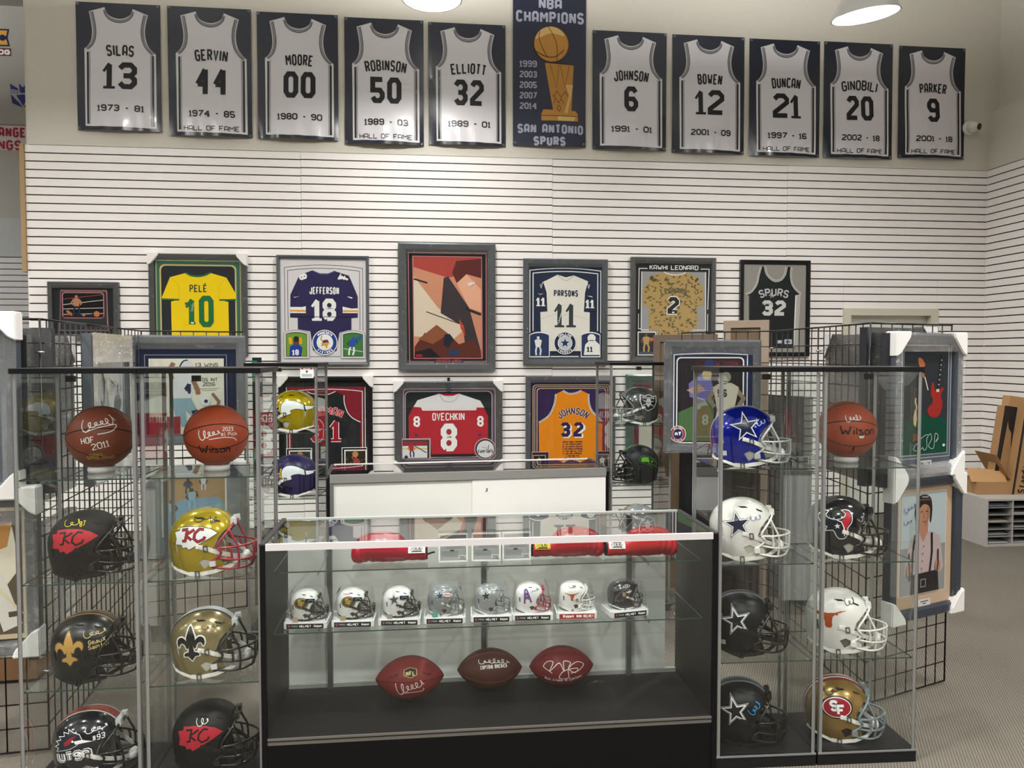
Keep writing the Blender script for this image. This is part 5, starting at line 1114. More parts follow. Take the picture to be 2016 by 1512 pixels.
# upright display boxes between the gloves
for i, x in enumerate((.098, .232, .357)):
    t = thing('card_display_box', ('clear collectible box, left of three', 'clear collectible box, middle of three', 'clear collectible box, right of three')[i] + ' between the boxing gloves', 'box', (x, 3.11, GZ), R((0, -3, 2)[i]), 'clear collectible boxes')
    w_, h_ = .059, .118
    boxes('white_border', [(-w_, w_, 0, .004, 0, .006), (-w_, w_, 0, .004, h_ - .006, h_), (-w_, -w_ + .006, 0, .004, .006, h_ - .006), (w_ - .006, w_, 0, .004, .006, h_ - .006)], WHITE, t)
    boxes('case_body', [(-w_ + .002, w_ - .002, .0045, .05, .001, h_ - .001)], mat('b9bcbb', .25, .1, .4), t)
    A = Art(); g_ = mat('9a9d9c', .4); A.rect(g_, -w_ + .007, .008, w_ - .007, h_ - .007)
    A.circ(mat('b04a4a', .5), (-w_ + .018) if i != 1 else .02, h_ - .02, .005).circ(g_, (-w_ + .018) if i != 1 else .02, h_ - .02, .0035)
    A.strokes(mat('7d8080', .5), [[(-.03, h_ - .022 - .006 * k), (.042, h_ - .022 - .006 * k)] for k in range(7)] + [[(-.045, .045 - .006 * k), (.02, .045 - .006 * k)] for k in range(4)], .0016)
    A.rect(mat('3a3c3c', .5), -.012, .046, .004, .052).rect(WHITE, .022, .014, .05, .028)
    for k in range(9): A.rect(mat('2a2a2a', .5), .024 + .0028 * k, .015, .0255 + .0028 * k, .027)
    A.build('back_print', t, flat(.0044), eps=.0002, base=.0002)
    boxes('clear_lid', [(-w_, w_, .004, .052, h_ + .001, h_ + .003)], CLEAR, t)
# wire price holders on the first and last box tops are too small to read
# ------------------------------------------------------------------ mini helmets in clear cases
MINI = [  # px centre along the counter, shell, mask, logo, ink, label
    (-.482, 'deddd8', '1b1b1e', lambda A: l_sf(A, '3c3624', '17150f', 'b89a3a'), None, 'white helmet with black and gold oval crest, leftmost of the mini cases', {}),
    (-.298, 'e0dfda', '1b1b1e', lambda A: l_sf(A, '3c3624', '17150f', 'b89a3a'), ink_sig('c2485a', -.035, .093, .05, .014, 5), 'white helmet with oval crest and pink signature, second case from left', {}),
    (-.115, 'dfdedb', '1b1b1e', l_star('3c4144', 'e0e0de', '33383a', dx=.0, s=.95), ink_sig('3a4a98', .055, .045, .04, .03, 9, 3), 'white helmet with a dark grey star and blue signature, third case from left', {}),
    (.065, '8d9294', '6f7476', l_star('1c2340', 'c9ccd0', '20262e', dx=.005, dz=.02, s=.8), None, 'silver helmet with navy star and red speed tag, fourth case from left', {'tag': 1}),
    (.253, '9a9d9f', '84888a', l_star('1c2026', 'c4c7c9', '1a1d22', dx=.0, dz=.005, s=.9), ink_sig('dfe2e4', .02, .088, .07, .012, 12), 'silver helmet with signature along the crown, fifth case from left', {}),
    (.421, 'e2e0de', '9c2036', l_derrick, ink_sig('3a3c68', .035, .07, .06, .02, 15), 'white helmet with red trim and a blue tower logo, red mask', {'stripes': [(.016, '9c2036'), (.009, 'e2e0de')]}),
    (.603, 'e4e2dd', 'e8e6e2', lambda A: l_longhorn(A, k=.8, dx=-.02, dz=.02), ink_sig('222428', -.015, .088, .05, .014, 18), 'white helmet with a burnt orange steer logo over a red label', {'red': 1}),
    (.812, '0c0a12', '0b0b0c', l_raven, ink_sig('d8d8da', -.01, .082, .08, .026, 21), 'black helmet with a purple bird crest, rightmost of the mini cases', {'rz': R(10)})]
for i, (x, shell, mask, logo, ink, lab, ex) in enumerate(MINI):
    y = 3.13; rz = ex.get('rz', R(-3)); z = .602
    t = thing('mini_helmet_case', 'clear plastic case, ' + ('leftmost of the eight mini helmet cases', 'second from left of the mini helmet cases', 'third from left of the mini helmet cases', 'fourth from left, with a red speed tag', 'fifth from left, silver helmet inside', 'sixth from left, red-masked helmet inside', 'seventh from left, the one with a red label', 'rightmost, standing apart with a black helmet')[i], 'display case', (x, y, z), rz, 'mini helmet cases')
    b0 = .083; d0 = .065; hb = .024
    bm = bmesh.new(); box(bm, -b0, b0, -d0, d0, 0, hb); bmesh.ops.bevel(bm, geom=[e for e in bm.edges if abs(e.verts[0].co.z - e.verts[1].co.z) > .01], offset=.006, segments=2, affect='EDGES'); obj('tray', bm, mat('dcdcda', .4), t)
    A = Art(); A.rect(mat('9c2a26', .45) if ex.get('red') else mat('1c1c1f', .45), -.072, .001, .072, hb - .003)
    if ex.get('red'): A.text(WHITE, 'Riddell', -.035, .0115, .012, wd=.044, th=.24).text(WHITE, 'MINI HELMET', .033, .0115, .012, wd=.07, th=.2)
    else: A.circ(mat('8a4a58', .4), -.062, .0115, .005, .006).text(mat('9a9a9e', .4), 'MINI', -.041, .0115, .009, wd=.024, th=.2).text(WHITE, 'HELMET', .001, .0115, .009, wd=.046, th=.22).text(WHITE, 'Riddell', .05, .0115, .009, wd=.03, th=.26)
    A.build('label_strip', t, flat(-d0 - .0002), eps=.0002, base=.0002)
    bm = bmesh.new(); tp = .066; td = .052; hh = .142
    q = [[bm.verts.new((sx * a, sy * b, zz)) for sx, sy in ((-1, -1), (1, -1), (1, 1), (-1, 1))] for a, b, zz in ((b0 - .003, d0 - .003, hb), (tp, td, hh - .012), (tp - .012, td - .01, hh))]
    for a, b in zip(q, q[1:]):
        for k in range(4): bm.faces.new((a[k], a[(k + 1) % 4], b[(k + 1) % 4], b[k]))
    bm.faces.new(q[-1]); obj('clear_cover', bm, CLEAR, t)
    c_, s_ = math.cos(rz), math.sin(rz)
    if ex.get('tag'):
        A = Art(); A.circ(mat('f0f0ee', .4), 0, 0, .019, .0075).text(mat('c22a20', .4), 'SPEED', 0, 0, .008, wd=.03, th=.24); A.build('speed_tag', t, lambda u, v, h: (.012 + u, -.058 - h, .115 + v))
    if i in (0, 1, 2):
        A = Art(); A.rect(mat('15171a', .4), -.018, -.008, .018, .008).stroke(mat('6a9ac0', .4), cr([(-.01, -.003), (0, .004), (.013, -.002)], 3), .002); A.build('lunar_tag', t, lambda u, v, h: (.02 + u, -.058 - h, .11 + v))
    if i in (0, 1, 2, 3):
        A = Art(); A.rect(mat(('c8a898', 'b8a878', 'a8a89a', '5ab8a8')[i], .25, .5), -.011, -.009, .011, .009); A.build('hologram_sticker', t, lambda u, v, h: (-.038 + u, -.062 - h, .036 + v))
    helmet('mini ' + lab, (x - .008 * c_, y - .008 * s_, z + hb + .001), rz, shell, mask, logo=logo, ink=ink, s=.47, rough=.25, metal=.35 if shell[0] in '89' else 0, stripes=ex.get('stripes'), name='mini_football_helmet', cat='mini helmet', strap='1a1a1c' if mask == '1b1b1e' else 'd8d6d0', pitch=-2, straps=(i not in (4, 5)))

# ------------------------------------------------------------------ full-size helmets in the towers
S1, S2, S3, SB = 1.2215, .8335, .4335, .0545
def H(base, u, z, deg, *a, v=.17, **k): return helmet(a[0], place(base, u, v, z), R(deg) + base[2], *a[1:], **k)
H(TL[0], .19, S2, 4, 'matte black helmet with red arrowhead logo and yellow signature, far left tower', '0f0d0c', '0b0b0c', logo=l_kc('b02a34', 'b02a34', '2a1414'), ink=ink_sig('c8b428', -.02, .09, .045, .022, 31, 2, txt=[('87', .02, .085, .018, .1, .02)]), rough=.6, strap='1a1a1c', liner='1c1c1e')
H(TL[0], .19, S3, 3, 'gloss black helmet with gold stripes and gold lily crest, far left tower', '070a0d', '0a0a0b', logo=l_fleur('b08a48', '3a2c14'), stripes=[(.026, 'a08044'), (.017, '14181c'), (.006, '6a5430')], ink=ink_sig('cdb878', .052, .062, .06, .026, 33, 3, txt=[('Geaux', .062, .034, .016, .04), ('Saints!', .066, .016, .016, .04)]), rough=.3, strap='1a1a1c', liner='1c1c1e')
H(TL[0], .19, SB, 3, 'navy helmet with orange stripe and bird head logo, bottom left', '0a0f19', '0e0e10', logo=l_utsa, stripes=[(.03, 'd8d6d4'), (.024, '8c3a2c')], ink=ink_sig('e2e2e2', .05, .07, .06, .02, 35, 3, txt=[('#93', .062, .042, .02, .035)]), rough=.15, pad='d8d8d6', liner='9c9a94')
H(TL[1], .19, S2, 2, 'metallic gold helmet with white arrowhead logo and red mask', 'b29a08', '9c1c30', logo=l_kc('e6e6e4', '1a1a1a', 'a01c30'), ink=ink_sig('1a1a1a', .015, .092, .05, .02, 37, 2, txt=[('86', .055, .082, .018, .1)]), metal=.45, rough=.2, pad='cfd2d4', liner='c9c4b8')
H(TL[1], .19, S3, 2, 'pale gold helmet with black lily crest and black mask', '93845c', '1a1a1c', logo=l_fleur('141414', 'e8e6e0'), stripes=[(.028, '17171a'), (.020, 'c9ccd0')], ink=ink_sig('2a2620', .045, .072, .07, .014, 39, 4, .0016), metal=.5, rough=.22, pad='d0d2d4', liner='cfc9ba')
H(TL[1], .19, SB, 4, 'flat black helmet with red arrowhead logo, bottom shelf beside the counter', '0b0b0d', '0a0a0b', logo=l_kc('b02434', 'b02434', '1c1416'), ink=ink_sig('e6e6e6', .0, .082, .036, .022, 41, 2), rough=.5, strap='1a1a1c', liner='1a1a1c')
H(TR_[0], .165, S1, -16, 'glossy royal blue helmet with a navy star, top shelf', '0c1c8c', 'b4b8ba', logo=l_star('1a1f3a', 'dfe2e6', None, dx=.032, dz=.006, s=1.08), stripes=[(.022, 'd4d6da')], ink=ink_sig('c9d2ea', .066, .055, .03, .03, 43, 2), metal=.3, rough=.12, liner='b9b7b0', sticker=1)
H(TR_[0], .165, S2, -14, 'glossy white helmet with a navy star, second shelf', 'dcdad4', 'e4e2dc', logo=l_star('1b1f3c', 'e6e6e4', '1b1f3c', dx=.0, dz=-.006), ink=ink_sig('3a4aa0', .045, .052, .035, .02, 45, 2, .0016), rough=.15, liner='c4bfb2')
H(TR_[0], .165, S3, -14, 'flat black helmet with white-outlined star, third shelf', '08090b', '0a0a0b', logo=l_star2, stripes=[(.026, '6f7a80'), (.014, '2c3236')], ink=ink_sig('2f78b8', -.1, .045, .03, .05, 47, 2, .003), rough=.4, strap='1a1a1c', liner='1a1a1c', sticker=1)
H(TR_[0], .165, SB, -14, 'flat black star helmet with blue signature, bottom shelf right of counter', '08090b', '0a0a0b', logo=l_star2, stripes=[(.026, '6f7a80'), (.014, '2c3236')], ink=ink_sig('2f86c8', .05, .036, .045, .03, 49, 3, .003, .7), rough=.42, strap='1a1a1c', liner='1a1a1c')
H(TR_[1], .165, S2, -16, 'dark navy helmet with a white-edged bull head logo', '060912', '0b0c10', logo=l_bull, ink=ink_sig('b8bcc8', .072, .045, .03, .02, 51, 2, .0016, .8), rough=.12, liner='b9b4a8')
H(TR_[1], .165, S3, -20, 'white helmet with burnt orange steer head logo', 'e0ded8', 'e6e4dd', logo=lambda A: l_longhorn(A, k=.82, dx=-.05, dz=.035), ink=ink_sig('26221f', .04, .088, .03, .024, 53, 2), rough=.3, pad='e6e4e2', liner='6a655c')
H(TR_[1], .165, SB, -14, 'gold helmet with a red oval crest and grey mask', '94743a', '7c868a', logo=lambda A: l_sf(A), stripes=[(.032, '7c1224'), (.018, 'd8d6d2'), (.007, '7c1224')], ink=ink_sig('1a1612', -.03, .09, .05, .024, 55, 2, .003, .25), metal=.5, rough=.25, liner='241c16')
# the two rear towers: helmets face left
HL = dict(side_=1)
H(RL, .25, S1, 176, 'metallic gold helmet with white horn, rear left tower top', 'b29c06', '1c1c1e', logo=l_horn, metal=.4, rough=.16, liner='b8b4aa', **HL)
H(RL, .25, S2, 176, 'dark purple helmet with white horn, rear left tower below', '241a48', '0c0c0e', logo=l_horn, rough=.35, liner='24242a', **HL)
H(RR_, .25, S1, 178, 'charcoal silver helmet with black shield logo, rear right tower', '55585a', '7c8082', logo=lambda A: (lambda B: (l_raid(B), A.L.extend([(m, [[(-x - .055, y) for x, y in p] for p in ps]) for m, ps in B.L])))(Art()), metal=.5, rough=.2, liner='8a8478', **HL)
H(RR_, .25, S2, 178, 'flat navy helmet with green bird logo and green stripe', '10161c', '0a0a0b', logo=l_hawk, stripes=[(.026, '3c6a2c')], rough=.45, strap='141416', liner='16181a', **HL)
H(RR_, .25, S3, 178, 'silver-white helmet on the low shelf of rear right tower', 'b9bdc0', '8a8e90', metal=.4, rough=.2, **HL)

# ------------------------------------------------------------------ wire grid panels
GRID = mat('08080a', .35, .3)
def grid(label, a, b, h=1.83, z0=.01):
    ax, ay = a; bx, by = b; L_ = math.hypot(bx - ax, by - ay); rz = math.atan2(by - ay, bx - ax)
    t = thing('wire_grid_panel', label, 'grid panel', (ax, ay, 0), rz, 'wire grid panels')
    n = max(2, round(L_ / .0765)); bm = bmesh.new()
    for i in (0, n): cyl(bm, (L_ * i / n, 0, z0), (L_ * i / n, 0, h), .0045, 6)
    for z in (z0 + .003, h - .003): cyl(bm, (0, 0, z), (L_, 0, z), .0045, 6)
    obj('border_wire', bm, GRID, t)
    bm = bmesh.new(); cyl(bm, (0, 0, z0), (0, 0, h), .0031, 5); mv = bm; me = bpy.data.meshes.new('wire'); bm.to_mesh(me); bm.free(); me.materials.append(GRID)
    for i in range(1, n):
        o = bpy.data.objects.new('upright_wire', me); o.location = (L_ * i / n, 0, 0); link(o, t)
    bm = bmesh.new(); cyl(bm, (0, .006, 0), (L_, .006, 0), .0031, 5); me = bpy.data.meshes.new('wire'); bm.to_mesh(me); bm.free(); me.materials.append(GRID)
    m = round((h - z0) / .0765 / 1.33)
    for k in range(1, m):
        o = bpy.data.objects.new('cross_wire', me); o.location = (0, 0, z0 + (h - z0) * k / m); link(o, t)
    return t
GL = [(-1.60, 3.40), (-1.66, 3.98), (-1.72, 4.52), (-1.78, 5.05), (-1.2, 5.22)]
grid('black wire grid panel at far left, turned toward the camera, with two frames', (-2.15, 3.33), GL[0])
for i, s in enumerate(('nearest', 'middle', 'farthest')): grid(f'black wire grid panel receding behind the left towers, {s} of the three', GL[i], GL[i + 1])
grid('black wire grid panel facing the camera behind the left towers', GL[3], GL[4])
GR = [(1.72, 5.12), (2.14, 4.64), (2.12, 4.02), (2.06, 3.42), (2.62, 3.63)]
grid('black wire grid panel carrying the blue-matted frame, right side', GR[0], GR[1]); grid('black wire grid panel receding behind the right towers, farther of the two', GR[1], GR[2])
grid('black wire grid panel receding behind the right towers, nearer of the two', GR[2], GR[3]); grid('rightmost black wire grid panel, angled toward the camera', GR[3], GR[4])
# shiny clip joints
for i, (x, y, z) in enumerate(((GL[0][0], GL[0][1] - .006, 1.69), (GR[1][0], GR[1][1] - .006, 1.72), (GR[2][0], GR[2][1] - .006, 1.70), (GL[0][0], GL[0][1] - .006, .35))):
    bm = bmesh.new(); cyl(bm, (-.014, 0, 0), (.014, -.004, 0), .005, 8); cyl(bm, (.0, -.004, 0), (.022, -.008, 0), .0025, 6)
    o = obj('joining_clip', bm, mat('c9c9c9', .2, 1), None, loc=(x, y, z)); tag(o, ('metal clip at the top joint of the left grid panels', 'metal clip on the farther joint of the right grid panels', 'metal clip on the nearer joint of the right grid panels', 'metal clip low on the left grid joint')[i], 'clip')
def dirn(a, b): return math.atan2(b[1] - a[1], b[0] - a[0])
def along(a, b, u, off, z):
    d = dirn(a, b); return (a[0] + u * math.cos(d) + off * math.sin(d), a[1] + u * math.sin(d) - off * math.cos(d), z)
# -- right side, front: blue-matted photograph frame
d = dirn(GR[0], GR[1]) + R(35); P = (1.79, 4.74, 1.415)
t, mk, put = frame('framed_photograph', 'blue matted frame with football player photograph, hung left of the right towers', *P, .60, .71, rz=R(-10), box=(90, 250, 990, 1260), mw=.05, mc='4a5058', depth=.04, back='1c2238', wrap=1, glare=1.3)
bm_ = mat('23294a', .6); A = mk()
A.rect(bm_, 130, 290, 950, 1220).stroke(WHITE, arch(182, 380, 868, 1150, 12), 9).stroke(WHITE, arch(182, 380, 868, 1150, 12)[:2], 9).rr(WHITE, 205, 400, 838, 1180, 40).rr(mat('1e1a1c', .6), 216, 412, 826, 1170, 34); put(A, 'mat_board')
A = mk(); A.rect(mat('262024', .5), 225, 420, 818, 1160).rect(mat('3a2226', .5), 380, 425, 818, 480).text(mat('6a3038', .5), 'NEW YORK', 640, 460, 42, wd=300, th=.22)
A.poly(mat('6a68a8', .5), [(320, 640), (420, 560), (520, 560), (560, 720), (500, 800), (330, 760)]).poly(mat('b08a78', .5), [(300, 700), (420, 640), (480, 700), (380, 740)]).poly(mat('4a6a44', .5), [(225, 900), (560, 760), (560, 1160), (225, 1160)]).circ(mat('b9a878', .5), 490, 560, 46).circ(mat('2c3468', .5), 515, 470, 48)
A.person(668, 1170, 640, '8a7a68', 'b8b2a0', 'c2bca8', head='8a8678', arm=1).circ(mat('b0aa98', .5), 640, 610, 44).stroke(mat('4a4848', .5), [(600, 620), (680, 620)], 8).stroke(mat('4a4848', .5), [(610, 640), (676, 640)], 8).text(mat('3c3a44', .5), '56', 635, 725, 70, wd=90, th=.24)
put(A, 'photo_print', lvl=.003)
def ny(A, cx, cy, r): A.circ(mat('1c2450', .5), cx, cy, r * .6).text(WHITE, 'ny', cx, cy - 4, r * .55, wd=r * .8, th=.26)
crest(mk, put, 222, 1095, 76, 'a02a3a', 'e8dcdc', '1c2450', 'NEW YORK', 'GIANTS', ny)
# black display panel hanging under it, and wooden-backed frames behind that grid
t = thing('wrapped_frame', 'black wrapped frame back hanging below the blue-matted frame', 'framed display', (1.80, 4.86, .72), R(-30))
boxes('frame_body', [(-.17, .17, 0, .04, -.42, .33)], mat('0e0e12', .25), t); boxes('inner_panel', [(-.13, .13, -.004, 0, -.36, .27)], mat('131318', .2), t)
WD = mat('8a7a68', .6, vary=.12, bscale=7)
for lab, x, y, z, w_, h_, c in (('brown wood-backed frame standing behind the grid above the blue-matted frame', 1.80, 5.30, .911, .46, 1.82, '6f6053'), ('pale wood frame sticking up above the grid panels', 2.13, 5.02, .956, .30, 1.91, 'a39281'), ('dark brown panel low behind the right towers', 2.02, 4.93, .45, .34, .9, '2e2722')):
    t = thing('framed_board', lab, 'frame', (x, y, z), R(-38)); m_ = mat(c, .6, vary=.12, bscale=7); a, b = w_ / 2, h_ / 2
    boxes('frame_moulding', [(-a, a, 0, .03, b - .05, b), (-a, a, 0, .03, -b, -b + .05), (-a, -a + .05, 0, .03, -b + .05, b - .05), (a - .05, a, 0, .03, -b + .05, b - .05)], m_, t)
    boxes('back_panel', [(-a + .04, a - .04, .012, .02, -b + .04, b - .04)], mat('77644f' if c != '2e2722' else '2a231e', .8), t)
# -- right side, outer panel: guitar photograph above, person photograph below
dR = dirn(GR[3], GR[4]); kR = 8.4 / 8.4
t, mk, put = frame('framed_photograph', 'tall grey frame with a red guitar photograph on a green ground, right grid', *along(GR[3], GR[4], .30, .05, 1.44), .50, .68, rz=dR, box=(690, 160, 1365, 1370), mw=.05, mc='595f68', depth=.05, back='3a4048', corners=('tl', 'tr', 'br', 'bl'), wrap=1, glare=1.2)
A = mk(); A.rect(mat('525963', .5), 745, 220, 1320, 1310).stroke(mat('a9adb2', .4), [(775, 240), (1285, 240), (1285, 1220), (775, 1220)], 7, True).rect(mat('c9cccd', .4), 795, 255, 1262, 1195).rect(mat('383e44', .4), 803, 263, 1254, 1187)
put(A, 'mat_board')
A = mk(); A.rect(mat('2f3438', .35), 803, 263, 1254, 1187).poly(mat('0f4636', .4), [(803, 900), (1000, 850), (1254, 900), (1254, 1187), (803, 1187)])
A.poly(mat('b86a44', .5), cr([(950, 370), (985, 372), (1018, 420), (1010, 440), (985, 450), (960, 430)], 3, True)).poly(mat('a87048', .5), [(965, 478), (1010, 500), (1022, 540), (1000, 535)]).stroke(mat('e0d8c4', .5), [(1018, 530), (1052, 642)], 9)
A.poly(mat('9c2c28', .4), cr([(1085, 590), (1105, 580), (1120, 640), (1150, 660), (1190, 620), (1208, 640), (1180, 690), (1200, 760), (1170, 860), (1110, 880), (1060, 850), (1050, 800), (1090, 760), (1100, 720), (1080, 680)], 3, True))
A.stroke(mat('2a2420', .5), [(1148, 650), (1178, 340)], 16)
for k in range(7): A.stroke(mat('d8d4c8', .5), [(1146 + 4.4 * k, 640 - 42 * k), (1158 + 4.4 * k, 636 - 42 * k)], 8)
A.rect(mat('d8c8a0', .5), 1130, 635, 1160, 660).stroke(mat('d8c8a0', .5), cr([(930, 705), (925, 740), (938, 780), (930, 820)], 3), 12).poly(mat('c9b488', .5), [(920, 810), (936, 800), (944, 880), (934, 950), (912, 930), (906, 870)]).poly(mat('6a4a30', .5), [(905, 1010), (985, 1005), (960, 1060), (905, 1080)])
p_ = put(A, 'photo_print', lvl=.002)
A = mk(); W_ = mat('b9c9c4', .4); A.stroke(W_, cr([(1052, 1020), (1000, 1040), (915, 1135), (970, 1158), (1000, 1130), (1020, 1155), (1045, 1125), (1040, 1060), (1075, 1015), (1090, 1060), (1060, 1120), (1110, 1140), (1125, 1020), (1155, 1040), (1130, 1090), (1158, 1060)], 4), 5).circ(mat('dcdcda', .4), 1215, 1122, 15, 13); put(A, 'signature', p_, lvl=.006)
A = mk(); A.rect(mat('c2c4c4', .5), 950, 1240, 1092, 1325).text(BLACK, 'MICHAEL J. FOX', 1020, 1268, 26, wd=120, th=.22).text(BLACK, 'MARTY MCFLY', 1020, 1298, 18, wd=86, th=.22); put(A, 'name_plate', lvl=.004)
t, mk, put = frame('framed_photograph', 'grey and pale wood frame with photograph of a person in braces, lower right grid', *along(GR[3], GR[4], .31, .05, .755), .52, .68, rz=dR, box=(560, 835, 1365, 1970), mw=.05, mc='3c424c', depth=.05, back='b09a84', corners=('tl', 'tr', 'br', 'bl'), wrap=0)
SK, HR_, SH = mat('b08068', .5), mat('2e221c', .5), mat('b9a6a6', .5)
# measured on the crop (1776,1000)-(2016,1180) at 8.4 px; remapped to a 1000-wide field
A = mk(); A.rect(mat('c4aa90', .5), 600, 880, 1325, 1925).rect(mat('d6c8b8', .5), 690, 960, 1225, 1790).rect(mat('b4c0c4', .45), 702, 972, 1213, 1778); put(A, 'mat_board')
A = mk(); A.rect(mat('b3bfc4', .45), 702, 972, 1213, 1778).rect(mat('8f8f93', .45), 702, 1400, 1213, 1778)
A.poly(SH, [(870, 1290), (1050, 1285), (1150, 1340), (1195, 1600), (1150, 1640), (1120, 1560), (1110, 1640), (830, 1640), (825, 1560), (790, 1640), (745, 1600), (800, 1340)])
A.poly(SK, [(900, 1220), (1010, 1220), (1005, 1290), (955, 1370), (915, 1300)]).poly(SK, cr([(880, 1120), (900, 1060), (980, 1050), (1025, 1080), (1020, 1170), (985, 1240), (930, 1245), (890, 1190)], 3, True)).poly(mat('9c705a', .5), [(985, 1090), (1022, 1085), (1018, 1170), (985, 1238), (960, 1244), (990, 1180)]).poly(HR_, cr([(872, 1220), (852, 1130), (862, 1040), (905, 992), (975, 984), (1035, 1020), (1052, 1110), (1040, 1210), (1024, 1200), (1026, 1110), (1000, 1072), (950, 1060), (915, 1085), (892, 1100), (886, 1180)], 3, True)).stroke(mat('8a8680', .4), [(930, 1000), (1005, 1005)], 14).stroke(mat('6a6660', .4), [(905, 1022), (1025, 1028)], 7)
for sx in (0, 1): A.stroke(mat('1a1a1e', .5), [(860 + sx * 190, 1300), (835 + sx * 220, 1460), (830 + sx * 200, 1640)], 22)
A.stroke(HR_, [(918, 1120), (942, 1118)], 5).stroke(HR_, [(975, 1118), (1000, 1122)], 5).stroke(mat('8a5a48', .5), [(958, 1130), (950, 1170), (966, 1172)], 4).stroke(mat('8a4a40', .5), [(935, 1200), (985, 1200)], 5)
A.poly(mat('17161a', .5), [(825, 1620), (1125, 1610), (1140, 1778), (815, 1778)]).border(mat('8a8a8a', .4), 930, 1670, 985, 1730, 8)
for k in range(4): A.circ(mat('5a4444', .5), 955 - 6 * k, 1400 + 60 * k, 6)
for sx, x in ((-1, 790), (1, 1120)): A.poly(SK, cr([(x - 30, 1560), (x, 1520), (x + 30, 1560), (x + 20, 1620), (x - 20, 1620)], 3, True)).stroke(mat('2c2422', .5), [(x, 1440), (x + 4, 1540), (x + 14 * -sx, 1660)], 15)
p_ = put(A, 'photo_print', lvl=.002)
A = mk(); A.sig(INKB, 790, 1080, 110, 50, 71, 5, rot=.3, loops=3).sig(INKB, 770, 1190, 70, 34, 72, 5, rot=.2, loops=2); put(A, 'signature', p_, lvl=.006)
A = mk(); A.rect(mat('d6d4d0', .5), 900, 1830, 1040, 1890).strokes(mat('5a5856', .5), [[(925, -1850), (1015, -1850)], [(950, -1868), (990, -1868)]], 9); put(A, 'name_plate', lvl=.004)
# -- frames seen from behind through the right grids
def backframe(label, loc, rz, w_, h_, cor=('tl', 'tr'), c='26272d'):
    t = thing('wrapped_frame', label, 'framed display', loc, rz, 'wrapped frames seen from behind'); a, b = w_ / 2, h_ / 2
    boxes('frame_moulding', [(-a, a, 0, .04, b - .05, b), (-a, a, 0, .04, -b, -b + .05), (-a, -a + .05, 0, .04, -b + .05, b - .05), (a - .05, a, 0, .04, -b + .05, b - .05)], mat(c, .4, .2), t)
    boxes('back_paper', [(-a + .03, a - .03, .006, .014, -b + .03, b - .03)], mat('2e2f36', .55), t)
    bm = bmesh.new(); quad(bm, [(-a, -.003, -b), (a, -.003, -b), (a, -.003, b), (-a, -.003, b)]); obj('plastic_wrap', bm, WRAP, t)
    for q in cor:
        sx = -1 if q[1] == 'l' else 1; sz = 1 if q[0] == 't' else -1; bm = bmesh.new(); x1, x0 = sx * (a + .008), sx * (a - .1); zz1, zz0 = sz * (b + .008), sz * (b - .12)
        f1_ = [bm.verts.new((x, -.008, z)) for x, z in ((x1, zz1), (x0, zz1), (x1, zz0))]; f2_ = [bm.verts.new((x, .05, z)) for x, z in ((x1, zz1), (x0, zz1), (x1, zz0))]
        bm.faces.new(f1_); bm.faces.new(f2_[::-1])
        for i in range(3): bm.faces.new((f1_[i], f1_[(i + 1) % 3], f2_[(i + 1) % 3], f2_[i]))
        obj('corner_protector', bm, mat('d9d8d6', .5), t)
    return t
backframe('dark plastic-wrapped frame seen from behind through the grid above the right basketball', along(GR[2], GR[3], .34, -.03, 1.42), dirn(GR[2], GR[3]) + R(0), .62, .72, ('tl',))
backframe('dark wrapped frame behind the guitar photograph, top edge showing', along(GR[3], GR[4], .27, -.035, 1.43), dirn(GR[3], GR[4]), .50, .76, ('tr',))
backframe('small dark frame low behind the right grid panels', (2.42, 5.0, .70), R(-60), .34, 1.40, ())
# -- left side
dL = dirn(GL[3], GL[4])
t, mk, put = frame('framed_photograph', 'frame with navy mat and a cream football poster, behind second tower from left', *along(GL[3], GL[4], .26, .03, 1.455), .70, .69, rz=dL, box=(1045, 715, 1900, 1560), mw=.055, mc='6b7075', depth=.04, back='17223c', wrap=1, glare=1.1)
A = mk(); A.rect(mat('141e38', .6), 1100, 770, 1850, 1520).stroke(mat('8a8f98', .4), [(1178, 865), (1760, 865), (1760, 1480), (1178, 1480)], 5, True).rect(mat('d6d4c4', .5), 1205, 893, 1740, 1478); put(A, 'mat_board')
A = mk(); K = mat('2a2c34', .5); A.text(K, '13 WINS', 1615, 942, 30, wd=165, th=.13).text(K, 'TDS INT', 1625, 1058, 28, wd=135, th=.13).text(K, '2016', 1630, 1093, 30, wd=90, th=.13)
A.strokes(mat('8a8c88', .5), [[(1555, -1128), (1705, -1126)], [(1580, -1142), (1680, -1140)]], 3)
A.poly(mat('cfd2d6', .5), [(1370, 1060), (1420, 1010), (1500, 1010), (1530, 1060), (1500, 1200), (1440, 1240), (1365, 1200)]).poly(mat('86a4ae', .5), [(1365, 1200), (1500, 1200), (1560, 1330), (1500, 1340), (1460, 1290), (1470, 1420), (1430, 1420), (1380, 1320)])
A.stroke(mat('8a6650', .5), [(1365, 1050), (1350, 980), (1378, 925)], 32).stroke(mat('8a6650', .5), [(1515, 1060), (1545, 1130), (1552, 1170)], 34).circ(mat('c4c8cc', .5), 1468, 948, 52, 44).stroke(mat('1c2848', .5), cr([(1430, 985), (1425, 950), (1450, 912), (1480, 905)], 3), 10).stroke(mat('1c2848', .5), [(1440, 968), (1515, 968)], 9).text(mat('1f2c4a', .5), '4', 1478, 1122, 88, wd=60, th=.28)
A.poly(mat('1f2450', .5), [(1500, 1300), (1545, 1290), (1560, 1340), (1520, 1360)]).circ(mat('d2d6da', .5), 1602, 1228, 36).circ(mat('26304a', .5), 1606, 1226, 14).stroke(mat('8a6650', .5), [(1652, 1165), (1700, 1230), (1680, 1300)], 22).poly(mat('8c2a34', .5), [(1205, 1340), (1420, 1340), (1420, 1478), (1205, 1478)])
